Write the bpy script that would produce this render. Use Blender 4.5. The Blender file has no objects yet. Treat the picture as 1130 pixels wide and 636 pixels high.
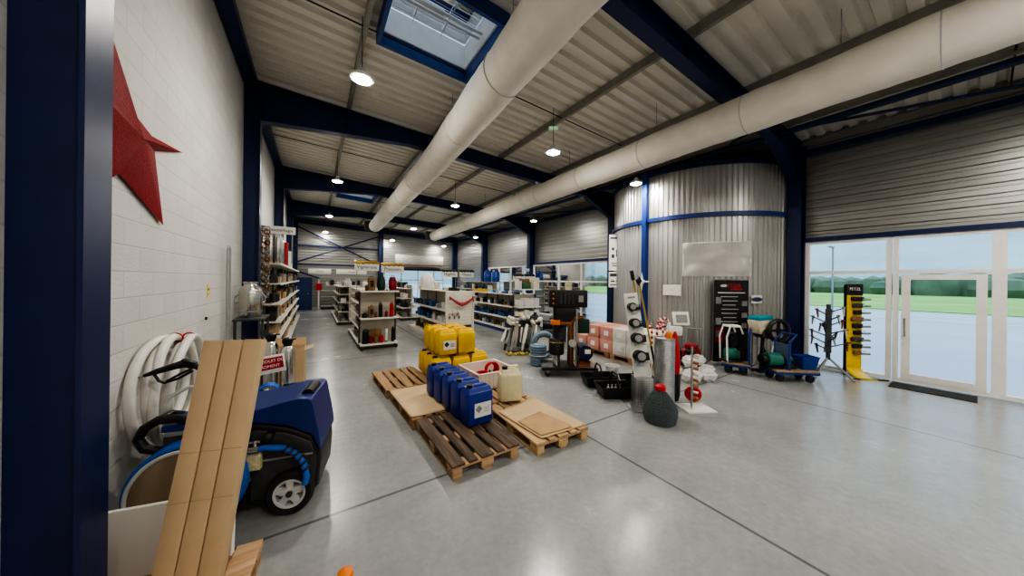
import bpy, bmesh, math, random
from mathutils import Vector, Matrix, Euler
R = random.Random(7)
PI = math.pi
C = bpy.context.scene.collection
TH = math.atan(218 / 335.0)
rad = math.radians

# ------------------------------------------------------------------ materials
_m = {}
def _nodes(name):
    m = bpy.data.materials.new(name); m.use_nodes = True
    nt = m.node_tree; b = nt.nodes['Principled BSDF']
    return m, nt, b
def mat(name, col, rough=.5, metal=0., var=.12, scale=6., bump=0., spec=None, stretch=None, trans=0., coat=0.):
    if name in _m: return _m[name]
    m, nt, b = _nodes(name)
    tc = nt.nodes.new('ShaderNodeTexCoord'); src = tc.outputs['Object']
    if stretch:
        mp = nt.nodes.new('ShaderNodeMapping'); mp.inputs['Scale'].default_value = stretch
        nt.links.new(src, mp.inputs[0]); src = mp.outputs[0]
    n = nt.nodes.new('ShaderNodeTexNoise'); n.inputs['Scale'].default_value = scale; n.inputs['Detail'].default_value = 5
    nt.links.new(src, n.inputs['Vector'])
    r = nt.nodes.new('ShaderNodeValToRGB')
    r.color_ramp.elements[0].position = .3; r.color_ramp.elements[1].position = .7
    r.color_ramp.elements[0].color = tuple(max(0, c * (1 - var)) for c in col) + (1,)
    r.color_ramp.elements[1].color = tuple(min(1, c * (1 + var)) for c in col) + (1,)
    nt.links.new(n.outputs['Fac'], r.inputs[0]); nt.links.new(r.outputs[0], b.inputs['Base Color'])
    b.inputs['Roughness'].default_value = rough; b.inputs['Metallic'].default_value = metal
    if spec is not None: b.inputs['Specular IOR Level'].default_value = spec
    if trans: b.inputs['Transmission Weight'].default_value = trans
    if coat: b.inputs['Coat Weight'].default_value = coat
    if bump:
        bp = nt.nodes.new('ShaderNodeBump'); bp.inputs['Strength'].default_value = bump; bp.inputs['Distance'].default_value = .01
        nt.links.new(n.outputs['Fac'], bp.inputs['Height']); nt.links.new(bp.outputs[0], b.inputs['Normal'])
    _m[name] = m; return m
def emit(name, col, s):
    m, nt, b = _nodes(name)
    b.inputs['Base Color'].default_value = (.9, .9, .9, 1)
    b.inputs['Emission Color'].default_value = col + (1,); b.inputs['Emission Strength'].default_value = s
    return m
def clear(name, tint=(1, 1, 1), gloss=.07, alpha=1.):
    m = bpy.data.materials.new(name); m.use_nodes = True; nt = m.node_tree
    for n in list(nt.nodes):
        if n.type != 'OUTPUT_MATERIAL': nt.nodes.remove(n)
    out = nt.nodes['Material Output']
    t = nt.nodes.new('ShaderNodeBsdfTransparent'); t.inputs[0].default_value = tint + (1,)
    g = nt.nodes.new('ShaderNodeBsdfGlossy'); g.inputs['Roughness'].default_value = .03
    lw = nt.nodes.new('ShaderNodeFresnel'); lw.inputs[0].default_value = 1.45
    mx = nt.nodes.new('ShaderNodeMixShader')
    nt.links.new(lw.outputs[0], mx.inputs[0]); nt.links.new(t.outputs[0], mx.inputs[1]); nt.links.new(g.outputs[0], mx.inputs[2])
    nt.links.new(mx.outputs[0], out.inputs[0]); return m
def milky(name, col, fac=.5):
    m = bpy.data.materials.new(name); m.use_nodes = True; nt = m.node_tree
    out = nt.nodes['Material Output']; b = nt.nodes['Principled BSDF']
    b.inputs['Base Color'].default_value = col + (1,); b.inputs['Roughness'].default_value = .25
    n = nt.nodes.new('ShaderNodeTexNoise'); n.inputs['Scale'].default_value = 5
    t = nt.nodes.new('ShaderNodeBsdfTransparent'); mx = nt.nodes.new('ShaderNodeMixShader')
    mr = nt.nodes.new('ShaderNodeMapRange'); mr.inputs[3].default_value = fac - .1; mr.inputs[4].default_value = fac + .1
    nt.links.new(n.outputs['Fac'], mr.inputs[0]); nt.links.new(mr.outputs[0], mx.inputs[0])
    nt.links.new(t.outputs[0], mx.inputs[1]); nt.links.new(b.outputs[0], mx.inputs[2]); nt.links.new(mx.outputs[0], out.inputs[0])
    return m

def floor_mat():
    m, nt, b = _nodes('polished_concrete'); N = nt.nodes.new; L = nt.links.new
    geo = N('ShaderNodeNewGeometry'); sep = N('ShaderNodeSeparateXYZ'); L(geo.outputs['Position'], sep.inputs[0])
    n1 = N('ShaderNodeTexNoise'); n1.inputs['Scale'].default_value = .9; n1.inputs['Detail'].default_value = 8; n1.inputs['Roughness'].default_value = .65
    n2 = N('ShaderNodeTexNoise'); n2.inputs['Scale'].default_value = 14; n2.inputs['Detail'].default_value = 10; n2.inputs['Roughness'].default_value = .7
    L(geo.outputs['Position'], n1.inputs['Vector']); L(geo.outputs['Position'], n2.inputs['Vector'])
    r1 = N('ShaderNodeValToRGB'); r1.color_ramp.elements[0].position = .3; r1.color_ramp.elements[1].position = .72
    r1.color_ramp.elements[0].color = (.27, .275, .272, 1); r1.color_ramp.elements[1].color = (.375, .382, .38, 1)
    L(n1.outputs['Fac'], r1.inputs[0])
    r2 = N('ShaderNodeValToRGB'); r2.color_ramp.elements[0].position = .3; r2.color_ramp.elements[1].position = .75
    r2.color_ramp.elements[0].color = (.88, .88, .88, 1); r2.color_ramp.elements[1].color = (1.12, 1.12, 1.1, 1)
    L(n2.outputs['Fac'], r2.inputs[0])
    mx = N('ShaderNodeMixRGB'); mx.blend_type = 'MULTIPLY'; mx.inputs[0].default_value = 1
    L(r1.outputs[0], mx.inputs[1]); L(r2.outputs[0], mx.inputs[2])
    def joint(sock, off, step, w):
        a = N('ShaderNodeMath'); a.operation = 'SUBTRACT'; a.inputs[1].default_value = off - step / 2; L(sock, a.inputs[0])
        q = N('ShaderNodeMath'); q.operation = 'FLOORED_MODULO'; q.inputs[1].default_value = step; L(a.outputs[0], q.inputs[0])
        d = N('ShaderNodeMath'); d.operation = 'SUBTRACT'; d.inputs[1].default_value = step / 2; L(q.outputs[0], d.inputs[0])
        e = N('ShaderNodeMath'); e.operation = 'ABSOLUTE'; L(d.outputs[0], e.inputs[0])
        f = N('ShaderNodeMapRange'); f.inputs[1].default_value = w * .3; f.inputs[2].default_value = w; f.inputs[3].default_value = .42; f.inputs[4].default_value = 1
        L(e.outputs[0], f.inputs[0]); return f.outputs[0]
    jx = joint(sep.outputs[0], 2.93, 3.9, .022); jy = joint(sep.outputs[1], 2.92, 5.48, .022)
    mn = N('ShaderNodeMath'); mn.operation = 'MINIMUM'; L(jx, mn.inputs[0]); L(jy, mn.inputs[1])
    m2 = N('ShaderNodeMixRGB'); m2.blend_type = 'MULTIPLY'; m2.inputs[0].default_value = 1
    L(mx.outputs[0], m2.inputs[1]); L(mn.outputs[0], m2.inputs[2]); L(m2.outputs[0], b.inputs['Base Color'])
    rr = N('ShaderNodeMapRange'); rr.inputs[3].default_value = .12; rr.inputs[4].default_value = .36; L(n1.outputs['Fac'], rr.inputs[0])
    L(rr.outputs[0], b.inputs['Roughness']); b.inputs['Specular IOR Level'].default_value = .45
    bp = N('ShaderNodeBump'); bp.inputs['Strength'].default_value = .06; L(n2.outputs['Fac'], bp.inputs['Height']); L(bp.outputs[0], b.inputs['Normal'])
    return m
def block_mat():
    m, nt, b = _nodes('painted_block'); N = nt.nodes.new; L = nt.links.new
    geo = N('ShaderNodeNewGeometry'); sp = N('ShaderNodeSeparateXYZ'); L(geo.outputs['Position'], sp.inputs[0])
    cb = N('ShaderNodeCombineXYZ'); L(sp.outputs[1], cb.inputs[0]); L(sp.outputs[2], cb.inputs[1])
    br = N('ShaderNodeTexBrick'); L(cb.outputs[0], br.inputs['Vector']); br.inputs['Scale'].default_value = 1
    br.inputs['Brick Width'].default_value = .5; br.inputs['Row Height'].default_value = .2; br.inputs['Mortar Size'].default_value = .008
    br.inputs['Mortar Smooth'].default_value = .6
    br.inputs['Color1'].default_value = (.66, .645, .615, 1); br.inputs['Color2'].default_value = (.62, .605, .575, 1); br.inputs['Mortar'].default_value = (.57, .555, .525, 1)
    n = N('ShaderNodeTexNoise'); n.inputs['Scale'].default_value = 40; n.inputs['Detail'].default_value = 6; L(geo.outputs['Position'], n.inputs['Vector'])
    n3 = N('ShaderNodeTexNoise'); n3.inputs['Scale'].default_value = 1.5; L(geo.outputs['Position'], n3.inputs['Vector'])
    mr = N('ShaderNodeMapRange'); mr.inputs[3].default_value = .86; mr.inputs[4].default_value = 1.08; L(n3.outputs['Fac'], mr.inputs[0])
    mx = N('ShaderNodeMixRGB'); mx.blend_type = 'MULTIPLY'; mx.inputs[0].default_value = 1; L(br.outputs['Color'], mx.inputs[1]); L(mr.outputs[0], mx.inputs[2])
    L(mx.outputs[0], b.inputs['Base Color']); b.inputs['Roughness'].default_value = .7
    ad = N('ShaderNodeMath'); ad.operation = 'MULTIPLY_ADD'; ad.inputs[1].default_value = -.8; L(br.outputs['Fac'], ad.inputs[0]); L(n.outputs['Fac'], ad.inputs[2])
    bp = N('ShaderNodeBump'); bp.inputs['Strength'].default_value = .35; bp.inputs['Distance'].default_value = .012; L(ad.outputs[0], bp.inputs['Height']); L(bp.outputs[0], b.inputs['Normal'])
    return m
def wood_mat(name, dark, light, axis=1):
    m, nt, b = _nodes(name); N = nt.nodes.new; L = nt.links.new
    geo = N('ShaderNodeNewGeometry'); oi = N('ShaderNodeObjectInfo')
    mp = N('ShaderNodeMapping'); s = [22., 22., 22.]; s[axis] = 1.6; mp.inputs['Scale'].default_value = s
    L(geo.outputs['Position'], mp.inputs[0]); n = N('ShaderNodeTexNoise'); n.inputs['Scale'].default_value = 1; n.inputs['Detail'].default_value = 8; n.inputs['Roughness'].default_value = .65
    L(mp.outputs[0], n.inputs['Vector'])
    r = N('ShaderNodeValToRGB'); r.color_ramp.elements[0].position = .32; r.color_ramp.elements[1].position = .68
    r.color_ramp.elements[0].color = dark + (1,); r.color_ramp.elements[1].color = light + (1,); L(n.outputs['Fac'], r.inputs[0])
    mr = N('ShaderNodeMapRange'); mr.inputs[3].default_value = .75; mr.inputs[4].default_value = 1.2; L(oi.outputs['Random'], mr.inputs[0])
    mx = N('ShaderNodeMixRGB'); mx.blend_type = 'MULTIPLY'; mx.inputs[0].default_value = 1; L(r.outputs[0], mx.inputs[1]); L(mr.outputs[0], mx.inputs[2])
    L(mx.outputs[0], b.inputs['Base Color']); b.inputs['Roughness'].default_value = .75
    bp = N('ShaderNodeBump'); bp.inputs['Strength'].default_value = .3; bp.inputs['Distance'].default_value = .005; L(n.outputs['Fac'], bp.inputs['Height']); L(bp.outputs[0], b.inputs['Normal'])
    return m

CONC = floor_mat(); BLOCK = block_mat()
BLUE = mat('blue_steel_paint', (.005, .017, .085), .4, 0, .15)
DECK = mat('grey_beige_roof_deck', (.74, .715, .645), .55, .0, .025, 2)
CLAD = mat('silver_cladding', (.37, .37, .355), .38, .65, .04, 1.5)
DRUMM = mat('drum_cladding', (.50, .50, .49), .36, .6, .04, 1.5)
PURL = mat('galvanised_purlin', (.33, .32, .29), .45, .5)
DUCT = mat('duct_fabric', (.80, .765, .69), .75, 0, .06, 3, .25)
WHITE = mat('white_paint', (.78, .765, .73), .45, 0, .04)
CREAM = mat('cream_shelf_metal', (.70, .66, .57), .45, 0, .05)
BLACK = mat('black_plastic', (.012, .012, .013), .42, 0, .3)
RUBBER = mat('black_rubber', (.018, .018, .018), .7, 0, .3, 20)
DKGREY = mat('dark_grey_plastic', (.05, .052, .055), .5, 0, .2)
GREY = mat('grey_plastic', (.30, .30, .30), .5, 0, .1)
LTGREY = mat('light_grey_plastic', (.55, .55, .54), .5, 0, .1)
STEEL = mat('stainless_steel', (.62, .60, .57), .22, 1., .1, 3)
GALV = mat('galvanised_steel', (.42, .43, .43), .38, .85, .15, 8)
WBLUE = mat('washer_blue', (.010, .028, .17), .38, 0, .1)
CANBLUE = mat('jerrycan_blue', (.006, .03, .26), .4, 0, .15)
CANYEL = mat('jerrycan_yellow', (.72, .46, .008), .4, 0, .1)
HOSEBLUE = mat('hose_blue', (.015, .12, .50), .45)
KRAFT = mat('kraft_cardboard', (.56, .405, .245), .8, 0, .08, 3, .1)
KRAFT2 = mat('light_cardboard', (.58, .43, .25), .8, 0, .1, 3, .1)
CARTW = mat('white_carton', (.66, .62, .57), .75, 0, .04, 3, .05)
PAPER = mat('paper_white', (.80, .79, .75), .6, 0, .04)
RED = mat('red_plastic', (.50, .018, .022), .45, 0, .12)
GLIT = mat('red_glitter', (.24, .0005, .006), .55, 0, .7, 110, .5, .15)
DKRED = mat('dark_red_ceramic', (.26, .012, .018), .35)
ORANGE = mat('orange_plastic', (.85, .22, .03), .5)
BROWN = mat('brown_wood_turned', (.26, .13, .055), .6, 0, .3, 12)
DKGREEN = mat('dark_green_enamel', (.012, .05, .035), .4)
TEAL = mat('teal_paint', (.01, .27, .33), .4)
GREENM = mat('green_motor', (.02, .17, .12), .45)
COPPER = mat('copper_brown', (.30, .12, .05), .4, .7)
WICK = mat('grey_wicker', (.085, .11, .115), .6, 0, .3, 40, .3)
PINK = mat('salmon_carton', (.62, .30, .24), .7, 0, .12)
HOSEW = mat('white_hose', (.72, .70, .65), .35, 0, .05)
HOSEG = mat('grey_blue_pipe', (.16, .25, .33), .45)
GOLD = mat('gold_tinsel', (.55, .36, .08), .35, .6, .6, 60, .6)
DKTIN = mat('dark_garland', (.03, .035, .03), .6, 0, .5, 60, .6)
TROLB = mat('trolley_blue', (.012, .045, .20), .4)
PLYW = wood_mat('trolley_plywood', (.26, .17, .10), (.42, .30, .19), 0)
WOODN = wood_mat('pallet_fresh_wood', (.40, .25, .12), (.62, .44, .25), 1)
WOODG = wood_mat('pallet_tan_wood', (.27, .155, .075), (.48, .31, .165), 1)
WOODD = wood_mat('pallet_dark_wood', (.045, .030, .020), (.155, .105, .07), 1)
WOODX = wood_mat('pallet_cross_wood', (.36, .21, .11), (.58, .40, .24), 0)
GLASS = clear('window_glass'); PLEXI = clear('skylight_plexi', (.93, .96, 1))
PLAST = milky('milky_plastic_sheet', (.75, .73, .70), .55)
BAGP = milky('clear_bag_plastic', (.85, .84, .82), .62)
CANCL = milky('translucent_can', (.80, .74, .48), .82)
REELC = milky('smoked_reel_cover', (.30, .22, .14), .75)
CRATEW = mat('white_crate_plastic', (.80, .70, .64), .5, 0, .05)
LENS = emit("lamp_lens", (1, .94, .85), 320.)
SCREEN = emit('exit_green', (.08, .5, .2), .4)
ASPH = mat('wet_asphalt', (.34, .37, .40), .3, 0, .18, .15)
GRASS = mat('green_grass', (.20, .38, .08), .9, 0, .25, .1)
HEDGE = mat('hedge_green', (.12, .17, .11), .9, 0, .35, .3)

# ------------------------------------------------------------------ mesh builder
class MB:
    def __init__(s): s.v = []; s.f = []
    def add(s, vs, fs, M=None):
        b = len(s.v)
        s.v += [tuple(M @ Vector(v)) if M is not None else tuple(v) for v in vs]
        s.f += [tuple(b + i for i in f) for f in fs]; return s
    def box(s, c, d, rz=0, bev=0, rot=None, taper=1.):
        M = Matrix.Translation(c) @ (rot.to_matrix().to_4x4() if rot is not None else Matrix.Rotation(rz, 4, 'Z'))
        if bev <= 0:
            x, y, z = d[0] / 2, d[1] / 2, d[2] / 2; t = taper
            vs = [(-x*t, -y*t, -z), (x*t, -y*t, -z), (x*t, y*t, -z), (-x*t, y*t, -z), (-x, -y, z), (x, -y, z), (x, y, z), (-x, y, z)]
            return s.add(vs, [(3, 2, 1, 0), (4, 5, 6, 7), (0, 1, 5, 4), (1, 2, 6, 5), (2, 3, 7, 6), (3, 0, 4, 7)], M)
        bm = bmesh.new(); bmesh.ops.create_cube(bm, size=1)
        for v in bm.verts: v.co = Vector((v.co.x * d[0], v.co.y * d[1], v.co.z * d[2]))
        bmesh.ops.bevel(bm, geom=bm.edges[:], offset=bev, segments=2, profile=.5, affect='EDGES')
        bm.verts.index_update(); vs = [v.co.copy() for v in bm.verts]; fs = [[v.index for v in f.verts] for f in bm.faces]; bm.free()
        return s.add(vs, fs, M)
    def cyl(s, p0, p1, r0, r1=None, n=14, cap=True):
        r1 = r0 if r1 is None else r1; p0 = Vector(p0); p1 = Vector(p1); a = (p1 - p0).normalized()
        u = a.orthogonal().normalized(); w = a.cross(u); vs = []
        for p, r in ((p0, r0), (p1, r1)):
            for i in range(n): t = 2 * PI * i / n; vs.append(p + (u * math.cos(t) + w * math.sin(t)) * r)
        fs = [(i, (i + 1) % n, n + (i + 1) % n, n + i) for i in range(n)]
        if cap: fs += [tuple(range(n - 1, -1, -1)), tuple(range(n, 2 * n))]
        return s.add(vs, fs)
    def tube(s, pts, r, n=8, closed=False):
        P = [Vector(p) for p in pts]; k = len(P); vs = []; fs = []; u = None
        rs = r if isinstance(r, (list, tuple)) else [r] * k
        for i in range(k):
            a = (P[(i + 1) % k] - P[i - 1]) if closed else (P[min(i + 1, k - 1)] - P[max(i - 1, 0)])
            a.normalize()
            u = a.orthogonal().normalized() if u is None else (u - a * u.dot(a)).normalized()
            w = a.cross(u)
            for j in range(n): t = 2 * PI * j / n; vs.append(P[i] + (u * math.cos(t) + w * math.sin(t)) * rs[i])
        for i in range(k if closed else k - 1):
            for j in range(n):
                a, b2 = i * n + j, i * n + (j + 1) % n; c2 = ((i + 1) % k) * n
                fs.append((a, b2, c2 + (j + 1) % n, c2 + j))
        if not closed: fs += [tuple(range(n - 1, -1, -1)), tuple(range((k - 1) * n, k * n))]
        return s.add(vs, fs)
    def lathe(s, prof, c=(0, 0, 0), n=20, M=None):
        vs = []; fs = []; k = len(prof); c = Vector(c)
        for r, z in prof:
            for i in range(n): t = 2 * PI * i / n; vs.append(c + Vector((r * math.cos(t), r * math.sin(t), z)))
        for a in range(k - 1):
            for i in range(n): fs.append((a*n + i, a*n + (i+1) % n, (a+1)*n + (i+1) % n, (a+1)*n + i))
        if prof[0][0] > 1e-4: fs.append(tuple(range(n - 1, -1, -1)))
        if prof[-1][0] > 1e-4: fs.append(tuple(range((k - 1) * n, k * n)))
        return s.add(vs, fs, M)
    def torus(s, c, r, t, ax='z', n=28, m=8):
        pts = []
        for i in range(n):
            a = 2 * PI * i / n; x, y = r * math.cos(a), r * math.sin(a)
            pts.append(Vector(c) + Vector({'z': (x, y, 0), 'y': (x, 0, y), 'x': (0, x, y)}[ax]))
        return s.tube(pts, t, m, True)
    def prism(s, poly, y0, y1, plane='xz'):
        n = len(poly)
        f = {'xz': lambda a, b, d: (a, d, b), 'yz': lambda a, b, d: (d, a, b), 'xy': lambda a, b, d: (a, b, d)}[plane]
        vs = [f(a, b, y0) for a, b in poly] + [f(a, b, y1) for a, b in poly]
        return s.add(vs, [tuple(range(n)), tuple(range(2 * n - 1, n - 1, -1))] + [(i, n + i, n + (i + 1) % n, (i + 1) % n) for i in range(n)])
    def grid(s, fn, nu, nv):
        vs = [fn(i / nu, j / nv) for j in range(nv + 1) for i in range(nu + 1)]
        return s.add(vs, [(j*(nu+1)+i, j*(nu+1)+i+1, (j+1)*(nu+1)+i+1, (j+1)*(nu+1)+i) for j in range(nv) for i in range(nu)])
    def ball(s, c, r, n=12, sc=(1, 1, 1)):
        k = n // 2; prof = [(r * math.sin(PI * i / k), -r * math.cos(PI * i / k)) for i in range(k + 1)]
        M = Matrix.Translation(c) @ Matrix.Diagonal((*sc, 1)); return s.lathe(prof, (0, 0, 0), n, M)
    def mesh(s, name):
        me = bpy.data.meshes.new(name); me.from_pydata([tuple(v) for v in s.v], [], s.f); me.validate()
        bm = bmesh.new(); bm.from_mesh(me); bmesh.ops.recalc_face_normals(bm, faces=bm.faces[:]); bm.to_mesh(me); bm.free()
        me.polygons.foreach_set('use_smooth', [True] * len(me.polygons))
        try: me.set_sharp_from_angle(angle=rad(38))
        except Exception: pass
        return me

def link(name, mb, m, parent=None, loc=None, rz=None, bevel=0, solid=0):
    me = mb.mesh(name); me.materials.append(m); o = bpy.data.objects.new(name, me); C.objects.link(o)
    if parent is not None: o.parent = parent
    if loc is not None: o.location = loc
    if rz is not None: o.rotation_euler = (0, 0, rz)
    if bevel:
        b = o.modifiers.new('bevel', 'BEVEL'); b.width = bevel; b.segments = 3; b.limit_method = 'ANGLE'; b.angle_limit = rad(50)
    if solid:
        b = o.modifiers.new('solid', 'SOLIDIFY'); b.thickness = solid
    return o
def tag(o, label, cat, group=None, kind=None):
    o['label'] = label; o['category'] = cat
    if group: o['group'] = group
    if kind: o['kind'] = kind
    return o
def thing(name, label, cat, loc=(0, 0, 0), rz=0, group=None):
    o = bpy.data.objects.new(name, None); o.empty_display_size = .1; C.objects.link(o); o.location = loc; o.rotation_euler = (0, 0, rz)
    return tag(o, label, cat, group)
def struct(name, mb, m, label=None, cat=None, parent=None, **k):
    o = link(name, mb, m, parent, **k)
    if parent is None:
        o['kind'] = 'structure'
        if label: o['label'] = label; o['category'] = cat or name.split('_')[0]
    return o
def dup(src, loc=None, rz=None, label=None, group=None, scale=None):
    r = src.copy(); C.objects.link(r)
    if loc is not None: r.location = loc
    if rz is not None: r.rotation_euler = (0, 0, rz)
    if scale is not None: r.scale = scale
    if label: r['label'] = label
    if group: r['group'] = group
    for ch in list(src.children):
        c = ch.copy(); C.objects.link(c); c.parent = r
        for g in list(ch.children): d = g.copy(); C.objects.link(d); d.parent = c
    return r
def text(name, s, size, m, parent, loc, rot, depth=.002, sx=1.):
    cu = bpy.data.curves.new(name, 'FONT'); cu.body = s; cu.size = size; cu.extrude = depth; cu.align_x = 'CENTER'; cu.align_y = 'CENTER'
    t = bpy.data.objects.new(name + '_tmp', cu); C.objects.link(t)
    dg = bpy.context.evaluated_depsgraph_get(); dg.update()
    me = bpy.data.meshes.new_from_object(t.evaluated_get(dg)); bpy.data.objects.remove(t); bpy.data.curves.remove(cu)
    me.materials.clear(); me.materials.append(m); o = bpy.data.objects.new(name, me); C.objects.link(o)
    o.parent = parent; o.location = loc; o.rotation_euler = rot; o.scale = (sx, 1, 1); return o
FRONT = (PI / 2, 0, 0)      # lettering that faces local -Y
def arc(cx, cz, r, a0, a1, n): return [(cx + r * math.cos(a0 + (a1 - a0) * i / n), cz + r * math.sin(a0 + (a1 - a0) * i / n)) for i in range(n + 1)]

exec_parts = []
# ------------------------------------------------------------------ the hall
XL, XR, YF, YB = -1.2, 10.0, -8.5, 24.4
FR = [-8.5, -3.02, 2.46, 7.94, 13.42, 18.9, 24.25]
def ztop(x): return 5.9 - .045 * (x + 1.2)      # rafter top
def zdeck(x): return ztop(x) + .16
struct('floor', MB().box(((XL+XR)/2, (YF+YB)/2, -.06), (XR-XL+.6, YB-YF+.5, .12)), CONC, 'grey polished concrete floor with saw-cut joints', 'floor')
struct('wall_left', MB().box((XL-.1, (YF+YB)/2, 3.1), (.2, YB-YF, 6.2)), BLOCK, 'white painted block wall along the left side', 'wall')
struct('wall_front', MB().box(((XL+XR)/2, YF-.1, 3.1), (XR-XL+.6, .2, 6.2)), WHITE, 'plain wall behind the viewer', 'wall')
def ribs_z(mb, X, y0, y1, z0, z1, pitch=.19, d=.035, axis='x'):
    z = z0; prof = []
    while z < z1 - 1e-6:
        for f, q in ((0, 0), (.12, 0), (.22, -d), (.72, -d), (.82, 0)):
            zz = z + f * pitch
            if zz <= z1: prof.append((q, zz))
        z += pitch
    prof.append((0, z1)); n = len(prof)
    if axis == 'x': vs = [(X + q, y0, zz) for q, zz in prof] + [(X + q, y1, zz) for q, zz in prof]
    else: vs = [(y0, X + q, zz) for q, zz in prof] + [(y1, X + q, zz) for q, zz in prof]
    mb.add(vs, [(i, i + 1, n + i + 1, n + i) for i in range(n - 1)])
# right wall: horizontal cladding above the glazing
mb = MB(); XC = XR + .18
ribs_z(mb, XC, YF, YB, 3.02, 5.6)
for ya, yb in ((7.4, 8.1), (13.3, 14.2), (18.2, YB), (YF, -2.6), (2.33, 7.4)): ribs_z(mb, XC, ya, yb, 3.02-.19*16, 3.02)
for ya, yb in ((8.1, 13.3), (14.2, 18.2)): ribs_z(mb, XC, ya, yb, 2.83, 3.02)
mb.box((XC+.1, (YF+YB)/2, 4.35), (.06, YB-YF, 2.6))
struct('wall_right', mb, CLAD, 'silver horizontally ribbed cladding above the glazing on the right side', 'wall')
mb = MB(); ribs_z(mb, YB, XL, XR+.1, 2.7, 6.1, axis='y'); ribs_z(mb, YB, XL, 4.35, 0, 2.7, axis='y'); mb.box(((XL+XR)/2, YB+.1, 4.4), (XR-XL+.6, .06, 3.4))
struct('wall_back', mb, CLAD, 'silver ribbed cladding of the far end wall', 'wall')
# roof deck, ribs run across, with two roof openings
SKY = [(.85, 2.32, 3.85, 5.25), (.85, 2.32, 14.9, 16.3)]
mb = MB(); pitch = .27; y = YF; ys = []
while y < YB:
    for f, q in ((0, 0), (.50, 0), (.58, .07), (.90, .07)): ys.append((y + f * pitch, q))
    y += pitch
ys.append((YB, 0)); xs = sorted({XL-.1, XR+.3, .85, 2.32, 4.6, 6.8})
for (ya, qa), (yb, qb) in zip(ys, ys[1:]):
    for xa, xb in zip(xs, xs[1:]):
        if any(a - .01 <= xa and xb <= b + .01 and ya >= c2 - .02 and yb <= d2 + .02 for a, b, c2, d2 in SKY): continue
        mb.add([(xa, ya, zdeck(xa)+qa), (xb, ya, zdeck(xb)+qa), (xb, yb, zdeck(xb)+qb), (xa, yb, zdeck(xa)+qb)], [(0, 1, 2, 3)])
struct('ceiling', mb, DECK, 'beige ribbed steel roof deck', 'ceiling')
# columns and rafters
def hsec(mb, x, y, z0, z1, dx, by, t=.02):
    mb.box((x, y, (z0+z1)/2), (dx-.02, t, z1-z0))
    for sx in (-1, 1): mb.box((x + sx*(dx/2-.01), y, (z0+z1)/2), (t, by, z1-z0))
wn = ['behind the viewer', 'beside the viewer', 'nearest the camera', 'second along the hall', 'third along the hall', 'fourth along the hall', 'in the far corner']
for i, yy in enumerate(FR):
    mb = MB(); hsec(mb, XL+.1, yy, 0, ztop(XL)-.02, .34, .24); struct('column', mb, BLUE, 'dark blue steel column on the left wall, ' + wn[i], 'column')
    mb = MB(); hsec(mb, XR-.05, yy, 0, ztop(XR)-.02, .36, .26); struct('column', mb, BLUE, 'dark blue steel column on the right wall, ' + wn[i], 'column')
    if i == 6: dp = [(-1.1, .3), (9.8, .3)]
    else: dp = [(-1.1, .78), (2.0, .36), (8.3, .36), (9.85, .95)]
    mb = MB(); n = len(dp)
    top = [(x, ztop(x)) for x, d in dp]; bot = [(x, ztop(x) - d) for x, d in dp]
    mb.prism(top + bot[::-1], yy-.008, yy+.008)
    for line in (top, bot):
        for (xa, za), (xb, zb) in zip(line, line[1:]):
            mb.add([(xa, yy-.1, za), (xb, yy-.1, zb), (xb, yy+.1, zb), (xa, yy+.1, za), (xa, yy-.1, za-.018), (xb, yy-.1, zb-.018), (xb, yy+.1, zb-.018), (xa, yy+.1, za-.018)],
                   [(0, 1, 2, 3), (7, 6, 5, 4), (0, 4, 5, 1), (1, 5, 6, 2), (2, 6, 7, 3), (3, 7, 4, 0)])
    for xx in (.6, 2.6, 4.65, 6.8): mb.box((xx, yy, ztop(xx)-.19), (.012, .16, .36))
    struct('rafter', mb, BLUE, 'dark blue haunched steel rafter, ' + wn[i], 'rafter')
pw = ['nearest the left wall', 'left of the left duct', 'between the two ducts', 'left of the right duct', 'nearest the right wall']
for x, w in zip((.6, 2.62, 4.68, 6.8, 8.75), pw):
    z = ztop(x); mb = MB().box((x, (YF+YB)/2, z+.078), (.012, YB-YF, .15)).box((x+.03, (YF+YB)/2, z+.148), (.06, YB-YF, .012)).box((x+.03, (YF+YB)/2, z+.01), (.06, YB-YF, .012))
    struct('purlin', mb, PURL, 'grey roof purlin ' + w, 'purlin')
for i in range(len(FR)-1):
    yc = (FR[i]+FR[i+1])/2; mb = MB()
    mb.cyl((XL, yc, ztop(XL)+.05), (XR, yc, ztop(XR)+.05), .012, n=6)
    struct('sag_rod', mb, BLACK, 'thin dark tie rod across the roof bay ' + ['behind the viewer', 'above the viewer', 'over the pallets', 'over the shelf units', 'over the far shelves', 'against the far wall'][i], 'rod')
mb = MB().box((XL+.12, (YF+YB)/2, 5.82), (.2, YB-YF, .14)); struct('eaves_beam', mb, BLUE, 'dark blue beam along the top of the left wall', 'beam')
mb = MB().box((XR-.02, (YF+YB)/2, 5.13), (.16, YB-YF, .12)); struct('eaves_beam', mb, BLUE, 'dark blue beam along the top of the right wall', 'beam')
mb = MB().tube([(8.6, YF, 5.28), (8.6, YB, 5.28)], .065, 10); struct('roof_strut', mb, BLUE, 'blue tubular strut running between the right hand rafters', 'strut')
for i in (1, 2, 3, 4):
    mb = MB().tube([(8.6, FR[i]+.9, 5.42), (7.6, FR[i]+.05, ztop(7.6)-.34)], .035, 8)
    struct('knee_brace', mb, BLUE, 'short blue knee brace off the rafter ' + wn[i], 'brace')
    mb = MB().tube([(9.8, FR[i]+.15, 4.9), (8.6, FR[i+1]-.3, 5.3)], .03, 8)
    struct('roof_brace', mb, BLUE, 'diagonal blue roof brace beyond the column ' + wn[i], 'brace')
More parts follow.
